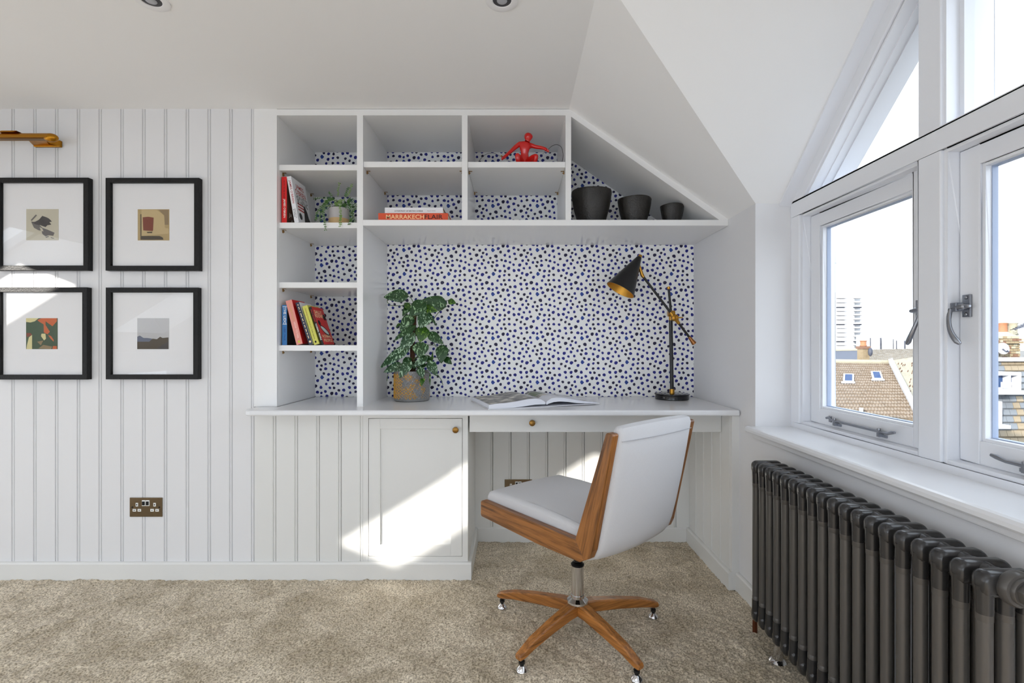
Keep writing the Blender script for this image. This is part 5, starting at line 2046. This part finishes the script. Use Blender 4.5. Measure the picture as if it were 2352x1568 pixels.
# ------------------------------------------------------------------ outside: roofs and towers
M_TILE = simple('clay_tile', (120, 106, 90), .85, var=.25, vscale=6)
M_TILEG = simple('grey_tile', (118, 112, 102), .85, var=.2, vscale=4)
M_SLATE = simple('blue_slate', (24, 36, 58), .6, var=.2, vscale=5)
M_SLATEG = simple('grey_slate', (94, 99, 104), .75, var=.12, vscale=5)
M_SLATEB = simple('buff_slate', (120, 108, 88), .8, var=.1, vscale=5)
M_BRK = simple('stock_brick', (118, 104, 80), .9, var=.25, vscale=4)
M_BRKR = simple('red_brick', (100, 72, 54), .9, var=.25, vscale=4)
M_REND = simple('pale_render', (140, 134, 116), .9, var=.12, vscale=3)
M_EXTW = simple('outside_white', (180, 180, 182), .7)
M_TOWER = simple('hazed_concrete', (176, 176, 178), .9)  # concrete kept pale: the haze of distance is in its colour
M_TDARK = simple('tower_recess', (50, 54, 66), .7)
M_OGL = simple('distant_glass', (34, 58, 96), .6, spec=.1)
M_GRND = simple('outside_ground', (96, 94, 90), .9, var=.2, vscale=.2)
MB().box((1.6, -60, -9.2), (900, 900, -9.0)).build('ground', M_GRND, kind='structure')


def quadpt(q, u, v):
    """point on a bilinear patch TL,TR,BR,BL"""
    return (q[0] * (1 - u) + q[1] * u) * (1 - v) + (q[3] * (1 - u) + q[2] * u) * v


def patch(name, q, mat, parent, thick=.12):
    n = (q[1] - q[0]).cross(q[3] - q[0]).normalized()
    if n.z < 0:
        n = -n
    m_ = MB()
    m_.prism([p for p in q], -n * thick)
    return m_.build(name, mat, parent), n


def tiles(name, q, nu, nv, mat, parent, lift=.035, skip=None, gap=.08, stagger=True, n_out=None):
    n = (q[1] - q[0]).cross(q[3] - q[0]).normalized()
    if n.z < 0:
        n = -n
    m_ = MB()
    for j_ in range(nv):
        for i in range(-1 if stagger else 0, nu):
            o_ = .5 * (j_ % 2) if stagger else 0
            u0 = max(0, (i + o_ + gap / 2) / nu); u1 = min(1, (i + o_ + 1 - gap / 2) / nu)
            if u1 <= u0:
                continue
            v0 = j_ / nv; v1 = (j_ + 1) / nv
            if skip and skip((u0 + u1) / 2, (v0 + v1) / 2):
                continue
            a, b_, c_, d__ = quadpt(q, u0, v0), quadpt(q, u1, v0), quadpt(q, u1, v1), quadpt(q, u0, v1)
            rr = random.uniform(.7, 1.3) * lift
            vs = [a + n * .004, b_ + n * .004, c_ + n * rr, d__ + n * rr, c_ + n * .0, d__ + n * .0, (a + b_) / 2 + n * (.004 + rr * .5), (c_ + d__) / 2 + n * (rr * 1.6)]
            m_.add(vs, [(0, 6, 7, 3), (6, 1, 2, 7), (3, 7, 2, 4, 5), (0, 3, 5), (1, 4, 2)])
    return m_.build(name, mat, parent, kind='stuff'), n


# nearest terracotta roof with two small roof windows
r1 = [at(1908, 833, 13.0), at(2043, 835, 13.4), at(2112, 962, 9.6), at(1868, 962, 9.2)]
h1 = thing('house', (8.5, 11.5, -9), 'pale clay tiled roof with two small roof windows below the left casement', 'house')
rp, n1v = patch('roof', r1, M_TILE, h1, .15)
tiles('roof_tiles', r1, 30, 20, M_TILE, h1, lift=.03)
MB().box((min(p.x for p in r1), 9.7, -9), (max(p.x for p in r1) - 1.2, 13.3, -.62)).build('walls', M_REND, h1)
MB().ring_tube([r1[0] + Vector((0, 0, .02)), r1[1] + Vector((0, 0, .02))], .08, 10).build('ridge', M_REND, h1)


def roof_light(q, u, v, w, h, n, parent):
    c = quadpt(q, u, v) + n * .03
    ex = (quadpt(q, u + .02, v) - quadpt(q, u - .02, v)).normalized()
    ey = (quadpt(q, u, v - .02) - quadpt(q, u, v + .02)).normalized()
    m_ = MB()
    for (a, b_, c_, d__) in ((-w, -w + .045, -h, h), (w - .045, w, -h, h), (-w + .045, w - .045, -h, -h + .045), (-w + .045, w - .045, h - .045, h)):
        m_.prism([c + ex * a + ey * c_, c + ex * b_ + ey * c_, c + ex * b_ + ey * d__, c + ex * a + ey * d__], n * .03)
    f_ = m_.build('roof_window', M_EXTW, parent)
    MB().prism([c + ex * (-w + .045) + ey * (-h + .045), c + ex * (w - .045) + ey * (-h + .045), c + ex * (w - .045) + ey * (h - .045), c + ex * (-w + .045) + ey * (h - .045)], n * .024).build('pane', M_OGL, f_)
    m_ = MB().prism([c + ex * (-w * 1.25) + ey * (-h - .10), c + ex * (w * 1.25) + ey * (-h - .10), c + ex * (w * 1.25) + ey * (-h), c + ex * (-w * 1.25) + ey * (-h)], n * .02)
    m_.build('flashing', M_EXTW, f_)


roof_light(r1, .30, .37, .15, .36, n1v, h1)
roof_light(r1, .70, .31, .15, .36, n1v, h1)
v1_ = at(1978, 955, 9.6)
MB().ring_tube([v1_ - Vector((0, 0, .05)), v1_ + Vector((0, 0, .16))], .035, 10).build('vent_pipe', M_EXTW, h1)
# party wall to its right
pw = thing('parapet_wall', (11, 12, -9), 'pale rough brick parapet wall rising right of the clay tiled roof', 'wall')
q = [at(2043, 828, 13.6), at(2130, 815, 15.5), at(2160, 980, 10.5), at(2112, 965, 9.7)]
m = MB().prism(q, Vector((.45, .5, -.05)))
m.build('masonry', M_REND, pw)
m = MB().prism([at(2041, 833, 13.3), at(2050, 830, 13.5), at(2118, 962, 9.6), at(2104, 962, 9.6)], Vector((-.02, -.02, .10)))
m.build('coping', M_EXTW, pw)
m = MB()
n_ = (q[1] - q[0]).cross(q[3] - q[0]).normalized()
if n_.y > 0:
    n_ = -n_
rs2 = random.Random(4)
for i in range(46):
    u, v = rs2.uniform(.1, .95), rs2.uniform(.06, .95)
    c_ = quadpt(q, u, v) + n_ * .0
    ex_ = (q[1] - q[0]).normalized() * rs2.uniform(.02, .05)
    m.prism([c_ - ex_, c_ + ex_, c_ + ex_ + Vector((0, 0, .03)), c_ - ex_ + Vector((0, 0, .03))], n_ * .03)
m.build('loose_bricks', M_BRKR, pw, kind='stuff')
# dark slate roof, left, with chimney
h2 = thing('house', (11, 17, -9), 'dark blue slate roof at the left edge of the view', 'house')
q = [at(1860, 806, 20), at(1971, 804, 20), at(1990, 831, 17), at(1860, 833, 17)]
patch('roof', q, M_SLATE, h2, .2)
q2 = [at(1860, 833, 16.6), at(1911, 832, 16.6), at(1894, 915, 13.6), at(1860, 915, 13.6)]
patch('lower_roof', q2, M_SLATE, h2, .2)
MB().ring_tube([q[0], q[1]], .09, 10).build('ridge', M_REND, h2)
MB().box((at(1860, 833, 17).x, 16.5, -9), (at(1985, 833, 17).x, 20, .2)).build('walls', M_BRK, h2)
ch = thing('chimney', (at(1981, 800, 17).x, 17, .3), 'squat brick chimney with an orange pot beside the dark slate roof', 'chimney')
ca, cb_ = at(1982, 826, 16.8), at(1997, 801, 16.8)
MB().box((ca.x, 16.8, ca.z - .5), (cb_.x, 17.08, cb_.z)).build('stack', M_BRK, ch)
MB().box((ca.x - .03, 16.77, cb_.z), (cb_.x + .03, 17.11, cb_.z + .09)).build('crown', M_BRKR, ch)
MB().lathe([(.10, 0), (.115, .02), (.09, .05), (.09, .16), (.115, .18), (.10, .20)], ((ca.x + cb_.x) / 2, 16.94, cb_.z + .09), n=20).build('pot', simple('terracotta', (140, 92, 62), .8), ch)
MB().ball(at(1999, 808, 16.7), (.07, .07, .15), 12, 8).build('cowl', M_TDARK, ch)
# roof behind, grey tiles
h3 = thing('house', (17, 22, -9), 'pale grey tiled roof behind the brick chimney', 'house')
q = [at(1992, 803, 25), at(2150, 800, 26), at(2150, 834, 20), at(1975, 836, 20)]
patch('roof', q, M_TILEG, h3, .2)
tiles('roof_tiles', q, 34, 10, M_TILEG, h3, lift=.04)
MB().box((at(1992, 803, 25).x, 20.4, -9), (at(2120, 803, 25).x, 25, .1)).build('walls', M_REND, h3)
# tower block
TY = 400.0
tw = thing('tower_block', at(1947, 900, TY), 'tall hazy white tower block with rows of balconies on the skyline', 'tower')
ta, tb_ = at(1912, 830, TY), at(1982, 677, TY)
MB().box((ta.x, TY, ta.z - 6), (tb_.x - 7, TY + 22, tb_.z)).build('core', M_TOWER, tw)
MB().box((tb_.x - 7, TY + 3, ta.z - 6), (tb_.x, TY + 22, tb_.z)).build('wing', M_TOWER, tw)
MB().box((ta.x + 9, TY + 6, tb_.z), (ta.x + 16, TY + 14, tb_.z + 3)).build('plant_room', M_TOWER, tw)
nfl = 14
for k in range(nfl):
    z_ = tb_.z - 2.6 - k * (tb_.z - ta.z) / 15.6
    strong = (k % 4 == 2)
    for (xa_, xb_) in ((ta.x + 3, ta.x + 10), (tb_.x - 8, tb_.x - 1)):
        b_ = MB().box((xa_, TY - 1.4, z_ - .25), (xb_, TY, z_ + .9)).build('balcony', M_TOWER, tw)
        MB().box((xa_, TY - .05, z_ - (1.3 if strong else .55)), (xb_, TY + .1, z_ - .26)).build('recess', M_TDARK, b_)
    for wx in (ta.x + 12.5, ta.x + 15.5):
        MB().box((wx, TY - .1, z_), (wx + 1.1, TY + .1, z_ + .9)).build('window', simple('tower_window', (150, 156, 168), .6), tw)
for (xa_, xb_, yt, yb_, lab, nn) in ((1998, 2023, 772, 812, 'pale mid-rise block with dark end stripes beside the tower', 2), (2030, 2050, 770, 812, 'narrow pale block in the middle of the skyline', 3),
                                     (2058, 2078, 778, 812, 'low pale block towards the mullion on the skyline', 2), (2084, 2112, 784, 812, 'lowest pale block next to the mullion', 3)):
    YY = 300.0
    a_, c_ = at(xa_, yb_, YY), at(xb_, yt, YY)
    bd = thing('apartment_block', ((a_.x + c_.x) / 2, YY, a_.z), lab, 'building')
    MB().box((a_.x, YY, a_.z - 6), (c_.x, YY + 12, c_.z)).build('body', M_TOWER, bd)
    for i in range(nn):
        xx = a_.x + (c_.x - a_.x) * (i + .0 if i == 0 else (i / (nn - 1))) * .93
        MB().box((xx, YY - .2, a_.z + 1), (xx + .45, YY, c_.z - 1)).build('stripe', M_TDARK if nn == 2 else simple('tower_window', (150, 156, 168), .6), bd)

# through the right casement: chimney stack, mansard with windows
YM = 8.0
hm_ = thing('house', (at(2310, 900, YM).x, YM, -9), 'slate hung mansard house with white windows through the right casement', 'house')
q = [at(2235, 828, YM), at(2420, 826, YM), at(2440, 1040, YM - 1.2), at(2235, 1040, YM - 1.2)]
patch('roof', q, M_REND, hm_, .2)
nrm_ = (q[1] - q[0]).cross(q[3] - q[0]).normalized()
if nrm_.z < 0:
    nrm_ = -nrm_
MB().prism([at(2235, 821, YM), at(2420, 820, YM), at(2420, 829, YM), at(2235, 829, YM)], (0, -.12, 0)).build('fascia', M_EXTW, hm_)
MB().box((q[0].x, YM - .9, -9), (q[1].x, YM + 1.2, q[3].z - .05)).build('walls', M_REND, hm_)
nu_, nv_ = 12, 14
for j_ in range(nv_):
    for i in range(-1, nu_):
        u0 = max(0, (i + .5 * (j_ % 2) + .02) / nu_); u1 = min(1, (i + .5 * (j_ % 2) + .98) / nu_)
        if u1 - u0 < .01:
            continue
        v0, v1 = (j_ + .03) / nv_, (j_ + .97) / nv_
        a, b_, c_, d__ = quadpt(q, u0, v0), quadpt(q, u1, v0), quadpt(q, u1, v1), quadpt(q, u0, v1)
        cx_ = (a + c_) / 2
        pxx = 1180 + cx_.x * F / cx_.y
        pyy = 792 - (cx_.z - EYE) * F / cx_.y
        buff = (pyy < 858 and pxx > 2298) or (pyy > 905 and pxx > 2316 and (i + j_) % 2 == 0) or pyy > 985
        m_ = MB().add([a + nrm_ * .01, b_ + nrm_ * .01, c_ + nrm_ * .035, d__ + nrm_ * .035, c_, d__, a, b_], [(0, 1, 2, 3), (3, 2, 4, 5), (0, 3, 5, 6), (1, 7, 4, 2)])
        m_.build('slate', M_SLATEB if buff else M_SLATEG, hm_)


def mans_window(x0_, x1_, y0_, y1_, Yw):
    a_, c_ = at(x0_, y1_, Yw), at(x1_, y0_, Yw)
    t = .045
    m_ = MB()
    m_.box((a_.x, Yw, a_.z), (a_.x + t, Yw + .35, c_.z)).box((c_.x - t, Yw, a_.z), (c_.x, Yw + .35, c_.z))
    m_.box((a_.x + t, Yw, a_.z), (c_.x - t, Yw + .35, a_.z + t)).box((a_.x + t, Yw, c_.z - t), (c_.x - t, Yw + .35, c_.z))
    xm = a_.x + (c_.x - a_.x) * .58
    m_.box((xm, Yw + .01, a_.z + t), (xm + .035, Yw + .3, c_.z - t))
    f_ = m_.build('window', M_EXTW, hm_)
    MB().box((a_.x + t, Yw + .1, a_.z + t), (c_.x - t, Yw + .12, c_.z - t)).build('pane', M_OGL, f_)
    MB().box((a_.x - .06, Yw - .06, a_.z - .05), (c_.x + .06, Yw + .3, a_.z)).build('window_ledge', M_EXTW, f_)
    MB().box((a_.x + .12, Yw - .03, a_.z + .04), (xm, Yw + .0, a_.z + .13)).build('curtain', M_EXTW, f_)


mans_window(2280, 2346, 855, 897, YM - .75)
mans_window(2225, 2302, 922, 975, YM - 1.1)
# brick stack above it
st = thing('chimney', (at(2305, 800, YM + .8).x, YM + .8, 0), 'weathered brick chimney stack with three pots above the slate mansard', 'chimney')
YS = YM + .6
for (xa_, xb_, yt, yb_, nb) in ((2225, 2292, 776, 822, 6), (2290, 2340, 772, 824, 5)):
    rows_n = 9
    for j_ in range(rows_n):
        for i in range(nb):
            fx0 = (i + .5 * (j_ % 2)) / nb
            fx1 = fx0 + .92 / nb
            fx0, fx1 = min(1, fx0), min(1, fx1)
            if fx1 - fx0 < .02:
                continue
            ya, yb2 = yt + (yb_ - yt) * j_ / rows_n, yt + (yb_ - yt) * (j_ + .86) / rows_n
            out_ = .03 if j_ in (1, 2) else 0
            a_ = at(xa_ + (xb_ - xa_) * fx0, yb2, YS); c_ = at(xa_ + (xb_ - xa_) * fx1, ya, YS)
            MB().box((a_.x, YS - .02 - out_ * 2 - random.uniform(0, .012), a_.z), (c_.x, YS + .1, c_.z)).build('brick', random.choice([M_BRK, M_BRK, M_BRKR, M_REND]), st)
    a_ = at(xa_, yb_ + 8, YS + .01); c_ = at(xb_, yt, YS + .01)
    MB().box((a_.x, YS, a_.z), (c_.x, YS + .7, c_.z)).build('core', M_REND, st)
    MB().prism([(a_.x, YS, c_.z), (c_.x, YS, c_.z), (c_.x - .1, YS + .1, c_.z + .08), (a_.x + .1, YS + .1, c_.z + .08)], (0, .5, 0)).build('flaunching', M_REND, st)
for px_ in (2262, 2303, 2326):
    c_ = at(px_, 770, YS + .3)
    MB().lathe([(.075, 0), (.08, .02), (.065, .05), (.065, .20), (.08, .22), (.06, .23)], c_, n=16).build('pot', simple('terracotta', (140, 92, 62), .8) if px_ == 2303 else M_REND, st)
dsh = thing('satellite_dish', at(2304, 802, YS - .3), 'small pale satellite dish on the front of the brick stack', 'satellite dish')
MB().lathe([(.10, .0), (.085, .02), (.05, .035), (.0001, .04)], at(2304, 800, YS - .25), (.1, 1, -.15), 24, cap=False).build('dish', M_EXTW, dsh)
MB().ring_tube([at(2304, 802, YS - .2), at(2312, 808, YS - .4), at(2316, 806, YS - .42)], [.012, .012, .025], 8).build('arm', M_TDARK, dsh)
MB().ring_tube([at(2304, 802, YS - .24), at(2304, 806, YS)], .015, 8).build('bracket', M_TDARK, dsh)
ae = thing('aerial', at(2336, 752, YS + .6), 'dark television aerial reaching in from the right edge', 'aerial')
MB().ring_tube([at(2331, 757, YS), at(2380, 732, YS)], .012, 8).build('boom', M_TDARK, ae)
m = MB()
for i in range(7):
    c_ = at(2336 + i * 6, 754.5 - i * 3.05, YS)
    m.ring_tube([c_ + Vector((0, -.12, .02)), c_ + Vector((0, .12, -.02))], .006, 6)
m.build('elements', M_TDARK, ae)
MB().ring_tube([at(2378, 733, YS), at(2378, 840, YS)], .02, 8).build('mast', M_TDARK, ae)
